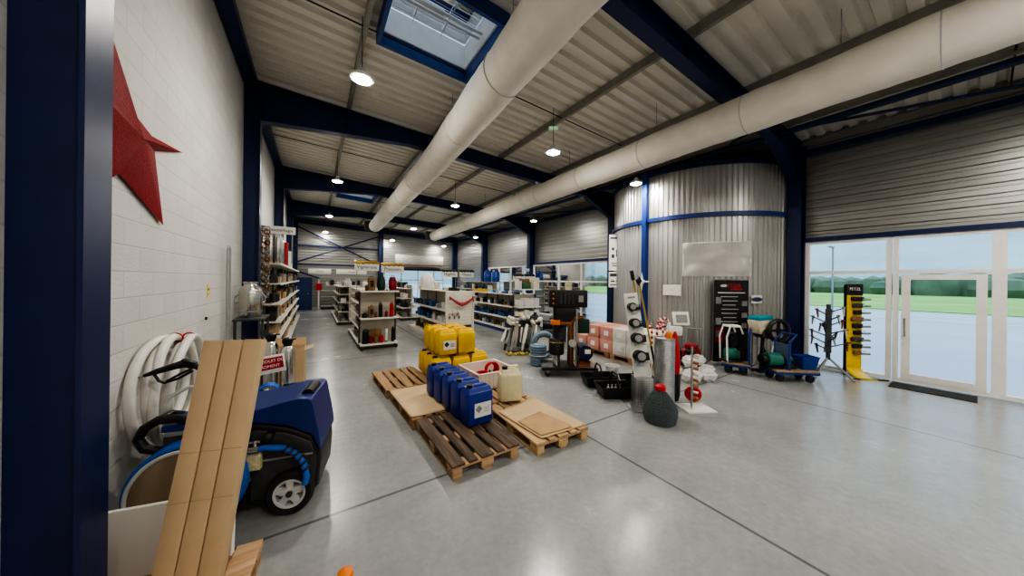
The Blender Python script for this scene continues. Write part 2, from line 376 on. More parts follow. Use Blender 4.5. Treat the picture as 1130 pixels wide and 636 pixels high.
# end wall frame
mb = MB(); hsec(mb, 4.1, 24.12, 0, 5.6, .3, .24); struct('column', mb, BLUE, 'dark steel column in the middle of the end wall', 'column')
for z, x1 in ((4.12, 4.1), (2.87, 4.1)):
    mb = MB().box(((XL+x1)/2, 24.2, z), (x1-XL, .1, .1)); struct('wall_rail', mb, BLUE, ('upper' if z > 3 else 'lower') + ' dark horizontal rail across the far end wall', 'rail')
mb = MB().box((7.1, 24.2, 2.73), (5.9, .12, .12)); struct('lintel', mb, BLUE, 'dark lintel over the far shop window', 'lintel')
for a, b, w in (((-1.1, 24.1, 5.4), (4.0, 24.1, 2.95), 'falling'), ((-1.1, 24.06, 2.95), (4.0, 24.06, 5.1), 'rising')):
    mb = MB().tube([a, b], .045, 8); struct('cross_brace', mb, BLUE, 'diagonal brace ' + w + ' to the right on the far wall', 'brace')
# skylights
def skylight(i, x0, x1, y0, y1):
    zc = zdeck((x0+x1)/2); t = -math.atan(.045)
    fr = thing('window_%d' % (7+i), ['open roof light with blue frame over the pallets', 'smaller looking roof light far down the hall'][i], 'skylight'); fr['kind'] = 'structure'
    mb = MB()
    def zz(x, d): return zdeck(x) + d
    for xa, xb, ya, yb in ((x0-.06, x0, y0-.06, y1+.06), (x1, x1+.06, y0-.06, y1+.06), (x0, x1, y0-.06, y0), (x0, x1, y1, y1+.06)):
        vs = [(x, y, zz(x, d)) for d in (-.22, .0) for x, y in ((xa, ya), (xb, ya), (xb, yb), (xa, yb))]
        mb.add(vs, [(3, 2, 1, 0), (4, 5, 6, 7), (0, 1, 5, 4), (1, 2, 6, 5), (2, 3, 7, 6), (3, 0, 4, 7)])
    link('frame', mb, mat('skylight_blue', (.02, .07, .26), .4), fr)
    mb = MB()
    for xa, xb, ya, yb in ((x0, x0+.03, y0, y1), (x1-.03, x1, y0, y1), (x0+.03, x1-.03, y0, y0+.03), (x0+.03, x1-.03, y1-.03, y1)):
        vs = [(x, y, zz(x, d)) for d in (-.02, .4) for x, y in ((xa, ya), (xb, ya), (xb, yb), (xa, yb))]
        mb.add(vs, [(3, 2, 1, 0), (4, 5, 6, 7), (0, 1, 5, 4), (1, 2, 6, 5), (2, 3, 7, 6), (3, 0, 4, 7)])
    link('upstand', mb, WHITE, fr)
    mb = MB().add([(x0, y0, zz(x0, .41)), (x1, y0, zz(x1, .41)), (x1, y1, zz(x1, .41)), (x0, y1, zz(x0, .41))], [(0, 1, 2, 3)])
    link('pane', mb, PLEXI, fr)
    mb = MB()
    for k in range(1, 9): yv = y0 + (y1-y0)*k/9; mb.tube([(x0, yv, zz(x0, .36)), (x1, yv, zz(x1, .36))], .005, 6)
    for k in (1, 2): xv = x0 + (x1-x0)*k/3; mb.tube([(xv, y0, zz(xv, .36)), (xv, y1, zz(xv, .36))], .006, 6)
    link('safety_grid', mb, LTGREY, fr)
    mb = MB()
    for k in (.48, .56): yv = y0 + (y1-y0)*k; mb.tube([(x0, yv, zz(x0, .15)), (x1, yv, zz(x1, .15))], .022, 8)
    mb.cyl((x0+.35, y0+.7, zz(x0, .16)), (x0+.8, y0+.72, zz(x0, .16)), .045)
    link('opener_bar', mb, LTGREY, fr)
for i, s in enumerate(SKY): skylight(i, *s)
# ducts
def duct(label, pts, r, seed):
    rr = random.Random(seed); P = [Vector(p) for p in pts]; path = []; rs = []
    seg = 200; L = [(P[i+1]-P[i]).length for i in range(len(P)-1)]; T = sum(L)
    for k in range(seg+1):
        d = T*k/seg; i = 0
        while i < len(L)-1 and d > L[i]: d -= L[i]; i += 1
        p = P[i].lerp(P[i+1], min(1, d/L[i])); path.append(p); rs.append(r*(1 + .015*math.sin(k*.55+seed) + .012*rr.uniform(-1, 1)))
    o = thing('air_duct', label, 'duct', path[0])
    mb = MB().tube([p-path[0] for p in path], rs, 24); link('fabric_tube', mb, DUCT, o)
    for k in range(4, seg, 14):
        c = path[k]-path[0]; mb = MB().tube([c+Vector((r*1.01*math.cos(a), 0, r*1.01*math.sin(a))) for a in [2*PI*j/20 for j in range(20)]], .008, 5, True)
        link('seam_band', mb, LTGREY, o)
    for k in range(6, seg, 20):
        c = path[k]; mb = MB().tube([c-path[0]+Vector((0, 0, r)), Vector((c.x-path[0].x, c.y-path[0].y, zdeck(c.x)-path[0].z))], .006, 5)
        link('hanger', mb, GREY, o)
    e = path[-1]-path[0]; mb = MB().box(e+Vector((-.1, .12, .02)), (.8, .25, .5)); link('end_box', mb, DKGREY, o)
duct('white fabric air duct hanging over the left half of the hall', [(2.08, -7.8, 4.93), (2.15, 2.4, 4.93), (2.5, 7.5, 4.93), (2.8, 18.4, 4.9)], .32, 1)
duct('white fabric air duct hanging nearer the right hand wall', [(6.0, -7.8, 4.78), (6.0, 3.3, 4.78), (6.4, 19.0, 4.75)], .31, 5)
# pendant lamps
def lamp(x, y, z, label):
    o = thing('pendant_lamp', label, 'lamp', (x, y, z), 0, 'round high-bay lamps under the roof')
    link('cable', MB().cyl((0, 0, .16), (0, 0, zdeck(x)-z-.05), .006, n=6), BLACK, o)
    link('driver_box', MB().lathe([(.03, .17), (.055, .15), (.06, .06), (.13, .05)][::-1], n=20), LTGREY, o)
    link('housing', MB().lathe([(.135, -.005), (.165, .0), (.17, .03), (.13, .055), (.06, .06)], n=28), WHITE, o)
    link('lens', MB().lathe([(.0001, -.03), (.08, -.026), (.125, -.006), (.128, -.004)], n=28), LENS, o)
rows = [(.57, 4.98, 'left row'), (4.35, 4.78, 'middle row'), (8.0, 4.64, 'row nearest the right wall')]
for rx, rz_, rn in rows:
    for k, yy in enumerate((-6.3, -.9, 5.1, 10.9, 17.2, 23.3)):
        xx = rx + (.0 if rx < 1 else (yy-5)*.02 if rx < 5 else (yy-5)*.035); xx = min(xx, 9.0)
        if rn.startswith('row') and k == 2: xx = 7.3
        lamp(xx, yy, rz_, 'glowing round pendant lamp, %s, %s' % (rn, ['rearmost', 'above the viewer', 'first ahead', 'second ahead', 'third ahead', 'farthest'][k]))

# ------------------------------------------------------------------ glazing
def window(n, label, X, y0, y1, z0, z1, ycuts, zcuts, axis='x', t=.07, m=WHITE):
    o = thing('window_%d' % n, label, 'window'); o['kind'] = 'structure'
    mb = MB(); g = MB()
    def bar(a0, a1, b0, b1):
        c = ((a0+a1)/2, (b0+b1)/2); d = (a1-a0, b1-b0)
        if axis == 'x': mb.box((X, c[0], c[1]), (.1, d[0], d[1]))
        else: mb.box((c[0], X, c[1]), (d[0], .1, d[1]))
    bar(y0, y1, z0, z0+t); bar(y0, y1, z1-t, z1)
    for yy in [y0+t/2, y1-t/2] + list(ycuts): bar(yy-t/2, yy+t/2, z0+t, z1-t)
    for zz in zcuts: bar(y0+t, y1-t, zz-t/2, zz+t/2)
    link('frame', mb, m, o)
    Y = [y0] + list(ycuts) + [y1]; Z = [z0] + list(zcuts) + [z1]
    for a, b in zip(Y, Y[1:]):
        for c2, d in zip(Z, Z[1:]):
            q = MB()
            if axis == 'x': q.add([(X, a+.02, c2+.02), (X, b-.02, c2+.02), (X, b-.02, d-.02), (X, a+.02, d-.02)], [(0, 1, 2, 3)])
            else: q.add([(a+.02, X, c2+.02), (b-.02, X, c2+.02), (b-.02, X, d-.02), (a+.02, X, d-.02)], [(0, 1, 2, 3)])
            link('pane', q, GLASS, o)
    return o
window(1, 'large white framed glazing beside the near blue column', XR, .98, 2.29, .02, 2.98, (), (2.24,))
window(2, 'white framed glazing in the bay left of the curved wall', XR, 8.15, 13.2, .22, 2.82, (9.66, 11.16), (1.95,))
window(3, 'white framed glazing in the far bay of the right wall', XR, 14.2, 18.2, .22, 2.82, (15.5, 16.85), (1.95,))
window(4, 'wide shop window in the far end wall', YB-.05, 4.4, 9.9, .1, 2.7, (5.6, 6.9, 8.2), (1.9,), axis='y')
d = window(5, 'white framed glass door on the right with bar above it', XR, -.2, .96, .02, 2.98, (), (2.24,)); d.name = 'door_1'
dl = MB(); 
for a, b, z0, z1 in ((-.09, .85, .09, .2), (-.09, .85, 2.08, 2.18), (-.09, .02, .2, 2.08), (.74, .85, .2, 2.08)): dl.box((XR-.03, (a+b)/2, (z0+z1)/2), (.06, b-a, z1-z0))
lf = link('door_leaf', dl, WHITE, d); link('handle', MB().tube([(XR-.06, .8, .95), (XR-.13, .8, .95), (XR-.13, .8, 1.3), (XR-.06, .8, 1.3)], .014), STEEL, lf)
window(6, 'white framed glazing near the viewer on the right', XR, -2.6, -.2, .02, 2.98, (-1.4,), (2.24,))
mb = MB().box((XR+.06, -.3, 3.02), (.30, 5.2, .1)); struct('lintel', mb, BLUE, 'dark blue lintel over the near glazing', 'lintel')
mb = MB().box((XR+.06, 10.7, 2.88), (.30, 5.4, .1)); struct('lintel', mb, BLUE, 'dark blue lintel over the glazing left of the curved wall', 'lintel')
mb = MB().box((XR+.04, 10.7, .1), (.2, 5.3, .2)); struct('window_sill', mb, GREY, 'grey sill below the glazing left of the curved wall', 'sill')
mb = MB().box((XR+.04, 16.2, .1), (.2, 4.1, .2)); struct('window_sill', mb, GREY, 'grey sill below the far right glazing', 'sill')
mb = MB().box((XR+.05, 2.315, 1.5), (.34, .05, 3.0)); struct('trim_1', mb, BLUE, 'dark blue flashing between the near column and the glazing', 'trim')
# ------------------------------------------------------------------ curved cladding drum
DC = (10.3, 5.05); DR = 2.42
def dpt(a, r, z): return (DC[0] + r*math.cos(a), DC[1] + r*math.sin(a), z)
mb = MB(); a0, a1 = rad(93), rad(268); n = 60; prof = []
for k in range(n):
    for f, q in ((0, 0), (.35, 0), (.5, .03), (.85, .03)): prof.append((a0+(a1-a0)*(k+f)/n, DR+q))
prof.append((a1, DR)); nn = len(prof)
mb.add([dpt(a, r, 0) for a, r in prof] + [dpt(a, r, 4.98) for a, r in prof], [(i, i+1, nn+i+1, nn+i) for i in range(nn-1)])
struct('wall_round', mb, DRUMM, 'curved silver wall of vertical ribbed sheet beside the near column', 'wall')
mb = MB(); pts = [dpt(a0+(a1-a0)*k/50, DR+.06, 0) for k in range(51)]
for z, h in ((3.68, .1), (4.95, .1)):
    v = []
    for k in range(51):
        a = a0+(a1-a0)*k/50
        v += [dpt(a, DR+.02, z-h/2), dpt(a, DR+.1, z-h/2), dpt(a, DR+.1, z+h/2), dpt(a, DR+.02, z+h/2)]
    m1 = MB().add(v, [(4*k+i, 4*k+(i+1) % 4, 4*k+4+(i+1) % 4, 4*k+4+i) for k in range(50) for i in range(4)])
    struct('ring_beam', m1, BLUE if z > 4 else mat('ring_blue', (.012, .04, .20), .4), ('upper' if z > 4 else 'lower') + ' blue ring beam bent round the curved wall', 'beam')
pa = math.atan2(5.12-DC[1], 7.92-DC[0])
p = dpt(pa, DR+.1, 0); mb = MB().box((p[0], p[1], 2.5), (.13, .13, 5.0)); struct('post', mb, mat('post_blue', (.012, .045, .24), .4), 'blue square post standing against the curved wall', 'post')
mb = MB().add([dpt(a0+(a1-a0)*k/30, DR, 5.0) for k in range(31)], [tuple(range(31))]); struct('ceiling_round', mb, DECK, 'flat cover over the curved wall', 'ceiling')
# ------------------------------------------------------------------ outside
struct('ground', MB().box((60, 8, -.16), (240, 240, .1)), ASPH, 'pale wet asphalt yard outside', 'ground')
g = MB().box((75, -10, -.08), (70, 200, .08)); struct('lawn', g, GRASS, 'green grass strip beyond the yard', 'lawn')
g = MB()
rh = random.Random(3)
for k in range(150):
    yv = -90+k*1.25; g.ball((104+rh.uniform(-3, 3), yv, 1.3), rh.uniform(2.0, 3.2), 8, (1, 1, rh.uniform(.7, 1.3)))
tag(link('treeline', g, HEDGE), 'dark green hedge line behind the grass outside', 'hedge', kind='stuff')
g = MB()
for yv in (-14, -6, 2, 10): g.box((35, yv, -.105), (.15, 6, .012))
struct('road_marking', g.box((31, -5, -.105), (.15, 120, .012)), PAPER, 'white painted lines on the yard outside', 'road marking')
o = thing('street_lamp', 'thin street lamp pole in the yard outside the near glazing', 'street lamp', (30, 5.5, -.11))
link('pole', MB().cyl((0, 0, 0), (0, 0, 4.6), .06, .04), GREY, o); link('lamp_head', MB().box((-.4, 0, 4.62), (.9, .2, .08), bev=.02), GREY, o)

# ------------------------------------------------------------------ left foreground
# star on the wall
o = thing('wall_star', 'red glittery star decoration hung on the white block wall', 'star', (XL, 3.74, 3.05))
SP = [(4.60, 3.28), (3.93, 3.06), (4.13, 2.44), (3.36, 2.70), (2.78, 2.36), (2.98, 2.90), (2.52, 3.22), (3.06, 3.22), (3.08, 3.80), (3.50, 3.24), (3.87, 3.17)]
pts = [(y-3.74, z-3.05) for y, z in SP]; n = len(pts)
vs = [(.02, y, z) for y, z in pts] + [(.12, -.32, -.05), (0, -.32, -.05)]
mb = MB().add(vs, [(i, (i+1) % n, n) for i in range(n)] + [((i+1) % n, i, n+1) for i in range(n)])
link('star_face', mb, GLIT, o)
o = link('notice_sign', MB().box((0, 0, 0), (.004, .11, .17)), mat('yellow_sticker', (.75, .62, .12), .5)); o.location = (XL+.003, 5.66, 1.78); tag(o, 'small yellow notice sticker on the white block wall', 'sticker')
link('print_line', MB().box((.003, 0, .02), (.002, .07, .03)).box((.003, 0, -.04), (.002, .07, .012)), BROWN, o)
o = link('wall_plug', MB().cyl((0, 0, 0), (.02, 0, 0), .02), BLACK); o.location = (XL, 5.55, 1.42); tag(o, 'small dark plug in the block wall below the sticker', 'plug')
# coil of hose
o = thing('hose_coil', 'coil of thick white hose leaning against the block wall', 'hose', (-1.08, 4.08, .95))
for k, rk in enumerate((.47, .40, .45, .36, .42)):
    mb = MB(); pts = []
    for i in range(36):
        a = 2*PI*i/36; rr_ = rk+.015*math.sin(3*a+k)
        pts.append(((k-2)*.036+.008*math.sin(2*a+k), rr_*math.cos(a)*1.12+.06*(k-2)*.8, rr_*math.sin(a)))
    link('hose_loop', mb.tube(pts, .034, 10, True), HOSEW, o)
mb = MB().torus((0, .0, .44), .05, .007, 'y', 14, 5)
link('red_marking', mb.torus((.06, .12, .43), .042, .008, 'y', 14, 5), RED, o)
# pressure washer
W = thing('pressure_washer', 'big blue and black pressure washer on wheels beside the block wall', 'pressure washer', (-.495, 3.54, 0), rad(-13)); W.scale = (.93, 1, .96)
ch = [(-0.440, 0.120), (0.610, 0.100), (0.660, 0.160), (0.677, 0.400), (0.667, 0.500), (0.610, 0.635), (0.430, 0.735), (0.200, 0.800), (-0.100, 0.820), (-0.440, 0.800)]
link('chassis', MB().prism(ch, -.27, .27), BLACK, W, bevel=.035)
hd = [(-0.440, 0.815), (-0.100, 0.827), (0.200, 0.810), (0.430, 0.745), (0.610, 0.645), (0.667, 0.510), (0.682, 0.500), (0.677, 0.570), (0.660, 0.680), (0.637, 0.800), (0.617, 0.908), (0.605, 0.956), (0.570, 0.973), (0.500, 0.976), (0.420, 0.966), (0.200, 0.919), (-0.080, 0.881), (-0.440, 0.868)]
link('hood', MB().prism(hd, -.29, .29), WBLUE, W, bevel=.035)
link('grip_recess', MB().prism(arc(.54, .966, .05, 0, PI, 10), -.16, .10), BLACK, W)
link('side_seam', MB().box((.29, -.283, .475), (.66, .012, .014)).box((.16, -.276, .33), (.3, .012, .03), rot=Euler((0, rad(-6), 0))), GREY, W)
link('side_panel', MB().prism([(.15, .14), (.62, .14), (.65, .42), (.60, .58), (.43, .68), (.2, .74), (.15, .74)], -.285, -.268), DKGREY, W, bevel=.01)
link('left_panel', MB().box((-.26, -.275, .6), (.34, .02, .36), bev=.008), DKGREY, W)
link('grey_band', MB().box((-.24, -.287, .80), (.36, .02, .035), bev=.006), GREY, W)
for sy, nm in ((-.32, 'near'), (.32, 'far')):
    wh = link('wheel', MB().lathe([(.125, -.035), (.165, -.04), (.182, -.025), (.187, 0), (.182, .025), (.165, .04), (.125, .035), (.125, -.035)], n=36, M=Matrix.Translation((.46, sy, .187)) @ Matrix.Rotation(PI/2, 4, 'X')), RUBBER, W)
    M_ = Matrix.Translation((.46, sy, .187)) @ Matrix.Rotation(PI/2, 4, 'X'); mb = MB()
    mb.lathe([(.105, -.03), (.14, -.034), (.14, .034), (.105, .03), (.105, -.03)], n=32, M=M_)
    for k in range(5):
        a = 2*PI*k/5+.3; mb.box((0, 0, 0), (.0, .0, .0)) if False else None
        c_ = M_ @ Vector((.075*math.cos(a), .075*math.sin(a), 0))
        mb.box(c_, (.10, .05, .055), rot=Euler((0, -a, 0)))
    mb.cyl(M_ @ Vector((0, 0, -.03)), M_ @ Vector((0, 0, .03)), .052, n=20)
    link('rim', mb, LTGREY, wh)
    link('axle_cap', MB().cyl((.46, sy-.045, .187), (.46, sy+.045, .187), .025), DKGREY, wh)
for sy in (-.2, .2):
    c = link('caster', MB().cyl((-.36, sy-.025, .07), (-.36, sy+.025, .07), .07), RUBBER, W); link('fork', MB().box((-.36, sy, .11), (.05, .07, .06)), GREY, c)
link('handle', MB().tube([(-.22, -.27, .86), (-.34, -.28, .92), (-.46, -.28, .92), (-.54, -.28, .87), (-.58, -.28, .79), (-.54, -.28, .71), (-.44, -.28, .68)], .034, 10).tube([(-.54, -.28, .87), (-.54, .0, .87), (-.46, .02, .84)], .025, 10), BLACK, W)
link('control_dial', MB().lathe([(.06, 0), (.06, .03), (.04, .045), (.0001, .045)], (-.22, -.12, .90), 20), BLACK, W)
# hose reel on the near side
cx, cy, cz = -.21, -.40, .40
RL = link('reel_cover', MB().lathe([(.0001, -.03), (.30, -.02), (.325, .0)], n=48, M=Matrix.Translation((cx, cy-.06, cz)) @ Matrix.Rotation(PI/2, 4, 'X')), REELC, W)
link('reel_drum', MB().cyl((cx, cy-.03, cz), (cx, cy+.12, cz), .2, n=36), mat('drum_tan', (.22, .15, .085), .6), W)
link('reel_rim', MB().torus((cx, cy-.06, cz), .33, .014, 'y', 48, 8), LTGREY, W)
mb = MB()
for k in range(3): mb.torus((cx, cy-.02+.045*k, cz), .352, .024, 'y', 44, 8)
link('blue_hose', mb, HOSEBLUE, W)
link('hose_lead', MB().tube([(.17, -.33, .60), (.28, -.33, .605), (.40, -.335, .585), (.50, -.345, .53), (.57, -.365, .44), (.60, -.385, .33), (.585, -.385, .27)], .026, 10), HOSEBLUE, W)
mb = MB()
for k in range(6):
    t = k/5; p = Vector((.42, -.337, .58)).lerp(Vector((.585, -.375, .40)), t)+Vector((.02*math.sin(t*PI), 0, .02*math.sin(t*PI))); q = p+Vector((.012, -.003, -.013)); mb.cyl(p, q, .037, n=12)
link('strain_relief', mb, RUBBER, W)
link('rating_plate', MB().box((.19, -.31, .50), (.10, .05, .15), bev=.006), mat('plate_beige', (.55, .50, .30), .5, 0, .3, 30), W)
link('hose_coupling', MB().cyl((.16, -.33, .60), (.23, -.33, .60), .034).cyl((.2, -.33, .62), (.2, -.33, .68), .018).cyl((.16, -.33, .665), (.24, -.33, .665), .012), STEEL, W)
link('latch_knob', MB().cyl((.3, -.27, .70), (.3, -.33, .70), .03).ball((.3, -.34, .70), .04, 12), BLACK, W)
# spray gun lying on the washer
G = thing('spray_gun', 'black high pressure spray gun lying on top of the washer', 'spray gun', (-.91, 3.44, 1.18), rad(-6))
link('body', MB().tube([(-.17, 0, .03), (-.10, 0, .055), (0, 0, .085), (.06, 0, .10)], [.012, .022, .027, .034], 10).box((.075, 0, .095), (.10, .05, .06), bev=.014, rot=Euler((0, rad(25), 0))), BLACK, G)
link('trigger_guard', MB().tube([(-.12, 0, .045), (-.09, 0, -.02), (-.06, 0, -.04), (.02, 0, -.015), (.10, 0, .035)], .010, 8).tube([(-.05, 0, -.03), (.03, 0, .02), (.09, 0, .05)], .009, 8), BLACK, G)
link('lance', MB().tube([(.10, 0, .085), (.25, .02, -.05), (.37, .04, -.15)], .021, 10), BLACK, G)
link('nozzle', MB().cyl((-.2, 0, .022), (-.16, 0, .032), .009), GREY, G)
o = link('bent_lance_tube', MB().tube([(-.16, 0, 0), (-.13, 0, .05), (-.03, 0, .11), (.02, 0, .10), (.07, 0, .05), (.12, .01, -.03)], .013, 8), LTGREY); o.location = (-.80, 3.43, .98); tag(o, 'bent light grey metal tube standing under the spray gun', 'tube')
# pallets
def pallet(label, x, y, rz, wood, group=None, cross=None, lx=.8, ly=1.2, zb=0):
    o = thing('pallet', label, 'pallet', (x, y, zb), rz, group)
    cross = cross or wood
    ws = [.145, .10, .145, .10, .145]; gap = (lx-sum(ws))/4; xx = -lx/2
    for w_ in ws: link('top_board', MB().box((xx+w_/2, 0, .133), (w_-.004, ly, .022), bev=.002), wood, o); xx += w_+gap
    for yy in (-ly/2+.0725, 0, ly/2-.0725): link('cross_board', MB().box((0, yy, .111), (lx, .145, .021)), cross, o)
    for xx in (-lx/2+.06, 0, lx/2-.06):
        for yy in (-ly/2+.0725, 0, ly/2-.0725): link('block', MB().box((xx, yy, .061), (.10 if xx else .145, .14, .078), bev=.004), cross, o)
        link('skid_board', MB().box((xx, 0, .011), (.10, ly, .021)), cross, o)
    return o
pallet('wooden pallet under the white sheet and leaning boxes beside the washer', -.74, 2.16, rad(-6), WOODX, cross=WOODX, zb=0)
# white sheet carton + leaning boxes
o = thing('sheet_carton', 'flat white carton standing on the pallet before the washer', 'carton', (-.775, 2.76, .147), rad(-13))
link('carton_body', MB().box((0, 0, .205), (.70, .03, .41), bev=.004, rot=Euler((rad(-3), 0, 0))), CARTW, o)
link('side_seam', MB().box((.351, 0, .205), (.006, .036, .41), rot=Euler((rad(-3), 0, 0))), PAPER, o)
def longbox(label, top, bot, w_, d_):
    top = Vector(top); bot = Vector(bot); o = thing('long_box', label, 'cardboard box', bot, 0, 'long brown cardboard boxes leaning on the washer')
    zax = (top-bot).normalized(); xax = Vector((.956, -.292, 0)); xax = (xax-zax*xax.dot(zax)).normalized(); yax = zax.cross(xax)
    Mx = Matrix((xax, yax, zax)).transposed(); o.rotation_euler = Mx.to_euler(); L = (top-bot).length
    link('box_body', MB().box((0, 0, L/2), (w_, d_, L), bev=.004), KRAFT, o)
    link('end_flap', MB().box((0, 0, L+.0015), (w_-.006, d_-.006, .003)), mat('flap_pale', (.58, .42, .23), .7), o)
    for q in (.52, .33): link('fold_line', MB().box((0, -d_/2-.0008, L*q), (w_, .0016, .004)), mat('fold_brown', (.42, .28, .15), .8), o)
    return o
for i, (t, b, lab) in enumerate([((-0.5541, 2.8287, 1.53), (-0.6992, 2.4955, .17), 'left of the three'), ((-0.4470, 2.7960, 1.53), (-0.5960, 2.4640, .17), 'middle of the three'), ((-0.3399, 2.7633, 1.53), (-0.4928, 2.4325, .17), 'right of the three')]):
    longbox('long brown cardboard box leaning on the washer, ' + lab, t, b, .102, .08)
o = link('orange_dome', MB().lathe([(.05, 0), (.045, .03), (.02, .05), (.0001, .052)], n=16), ORANGE); o.location = (.19, 2.27, 0); tag(o, 'small orange cap on the floor near the viewer', 'cap')

# ------------------------------------------------------------------ behind the washer
def jug(name, label, loc, rz, w_, d_, h, m, mlabel=None, group=None, cap=BLACK, capx=-.28, handle=True):
    o = thing(name, label, 'jerrycan', loc, rz, group)
    b = min(w_, d_)*.16
    mb = MB().box((0, 0, h*.43), (w_, d_, h*.86), bev=b)
    vs = []; w2, d2 = w_*.5-b*.3, d_*.5-b*.3
    mb.add([(-w2, -d2, h*.80), (w2, -d2, h*.80), (w2, d2, h*.80), (-w2, d2, h*.80), (-w2*.9, -d2*.72, h*.935), (w2*.9, -d2*.72, h*.935), (w2*.9, d2*.72, h*.935), (-w2*.9, d2*.72, h*.935)],
           [(4, 5, 6, 7), (0, 1, 5, 4), (1, 2, 6, 5), (2, 3, 7, 6), (3, 0, 4, 7)])
    link('body', mb, m, o)
    if handle: link('handle', MB().tube([(-w_*.12, 0, h*.9), (-w_*.06, 0, h*.945), (w_*.28, 0, h*.945), (w_*.4, 0, h*.9)], d_*.085, 8), m, o)
    link('cap', MB().cyl((w_*capx, 0, h*.92), (w_*capx, 0, h*1.0), min(w_, d_)*.14, n=16).cyl((w_*capx, 0, h*.9), (w_*capx, 0, h*.945), min(w_, d_)*.17, n=16), cap, o)
    if mlabel: 
        l = link('label_sheet', MB().box((w_*.06, -d_/2-.001, h*.40), (w_*.66, .003, h*.36)), mlabel, o)
        mb = MB().prism([(-.05, 0), (0, -.05), (.05, 0), (0, .05)], -d_/2-.0035, -d_/2-.0025)
        mb.v = [(x-w_*.1, y, z+h*.43) for x, y, z in mb.v]
        for k in range(3): mb.box((w_*.2, -d_/2-.003, h*(.34+.05*k)), (w_*.22, .001, .008))
        link('hazard_print', mb, BLACK if m is CANYEL else GREY, l)
    return o
o = jug('jerrycan', 'blue square jerrycan standing on the floor behind the washer hood', (-.25, 5.45, 0), rad(-4), .26, .24, .44, mat('deep_blue_can', (.008, .035, .17), .4), cap=DKGREEN)
o = thing('carton', 'white carton with black hand hole behind the washer hood', 'carton', (-.50, 4.98, 0), rad(-4))
link('box_body', MB().box((0, 0, .22), (.25, .24, .44), bev=.006), PAPER, o); link('hand_hole', MB().box((.02, -.121, .22), (.075, .004, .035), bev=.001).box((.0, -.121, .335), (.035, .003, .02)).box((.06, -.121, .345), (.03, .003, .02)), BLACK, o)
o = thing('blue_hose_bundle', 'small coil of blue and white hose behind the white carton', 'hose', (-.52, 5.38, 0))
mb = MB()
for k in range(5): mb.torus((0, .03*k-.06, .36), .12, .014, 'y', 24, 6)
link('coil', mb, HOSEBLUE, o); link('stand', MB().box((0, 0, .12), (.2, .16, .24), bev=.01).torus((0, -.09, .36), .07, .012, 'y', 20, 6), PAPER, o)
o = thing('promo_sign', 'tilted white sign with red panel and two lines of lettering', 'sign', (-.53, 5.62, 0), rad(-2))
link('sign_board', MB().box((0, 0, .70), (.36, .012, .26), bev=.003, rot=Euler((0, rad(-7), 0))), PAPER, o)
sp_ = link('red_panel', MB().box((0, -.008, .715), (.31, .004, .17), rot=Euler((0, rad(-7), 0))), mat('sign_red', (.42, .012, .03), .5), o)
text('lettering', 'PRODUIT DU', .056, PAPER, sp_, (0, -.0115, .75), (PI/2, rad(-7), 0)); text('lettering', 'MOMENT', .056, PAPER, sp_, (0, -.0115, .675), (PI/2, rad(-7), 0))
link('sign_post', MB().cyl((.0, .02, 0), (0, .02, .7), .014).box((0, .02, .01), (.2, .2, .02)), GREY, o)
for i, (x, y, h) in enumerate([(-.58, 6.25, 1.07), (-.36, 6.22, .98)]):
    o = thing('steel_cylinder', ['tall stainless steel sprayer with black top, left of the pair behind the red sign', 'stainless steel sprayer with black top, right of the pair behind the red sign'][i], 'sprayer', (x, y, 0))
    link('tank', MB().lathe([(.09, 0), (.10, .02), (.10, h-.22), (.08, h-.16), (.05, h-.13)], n=24), STEEL, o)
    link('pump_head', MB().lathe([(.055, h-.14), (.06, h-.10), (.075, h-.08), (.075, h-.02), (.04, h), (.0001, h)], n=20).box((.05, 0, h-.03), (.13, .03, .025), bev=.006), BLACK, o)
o = thing('open_carton', 'open brown cardboard carton on the floor at the foot of the wall shelf', 'carton', (-.36, 6.75, 0), rad(-3))
mb = MB()
for c_, d_ in (((0, -.2, .36), (.46, .008, .72)), ((0, .2, .36), (.46, .008, .72)), ((-.23, 0, .36), (.008, .4, .72)), ((.23, 0, .36), (.008, .4, .72)), ((0, 0, .35), (.45, .39, .01))): mb.box(c_, d_)
link('box_body', mb, KRAFT, o); link('flap', MB().box((0, .21, .78), (.46, .006, .14), rot=Euler((rad(-12), 0, 0))).box((-.23, 0, .77), (.006, .38, .14), rot=Euler((0, rad(-8), 0))), KRAFT, o)
link('flap', MB().box((.29, -.02, .70), (.006, .38, .15), rot=Euler((0, rad(70), 0))), KRAFT2, o)
# steel stand with tank
o = thing('steel_stand', 'narrow metal stand with flat top by the first left column', 'table', (-.93, 7.15, 0))
link('table_top', MB().box((0, 0, 1.24), (.42, .8, .03), bev=.004), DKGREY, o)
for sx in (-.18, .18):
    for sy in (-.36, .36): link('leg', MB().box((sx, sy, .61), (.035, .035, 1.22)), DKGREY, o)
link('rail', MB().box((0, -.36, .5), (.36, .03, .03)).box((0, .36, .5), (.36, .03, .03)), DKGREY, o)
o = thing('milk_can', 'stainless steel tank with lid standing on the metal stand', 'tank', (-.97, 7.22, 1.256))
link('tank_body', MB().lathe([(.16, 0), (.17, .015), (.17, .46), (.15, .52), (.10, .56), (.09, .60)], n=28), STEEL, o); link('lid', MB().lathe([(.1, .60), (.11, .61), (.11, .63), (.04, .65), (.0001, .66)], n=24), STEEL, o)
link('handle', MB().tube([(-.17, 0, .40), (-.21, 0, .36), (-.21, 0, .28), (-.17, 0, .24)], .012).tube([(.17, 0, .40), (.21, 0, .36), (.21, 0, .28), (.17, 0, .24)], .012), STEEL, o)
link('tap', MB().cyl((-.03, -.17, .06), (-.03, -.24, .06), .018).cyl((-.03, -.22, .06), (-.03, -.22, .12), .01), STEEL, o)
for q in (.1, .42): link('seam_ring', MB().torus((0, 0, q), .171, .006), GALV, o)
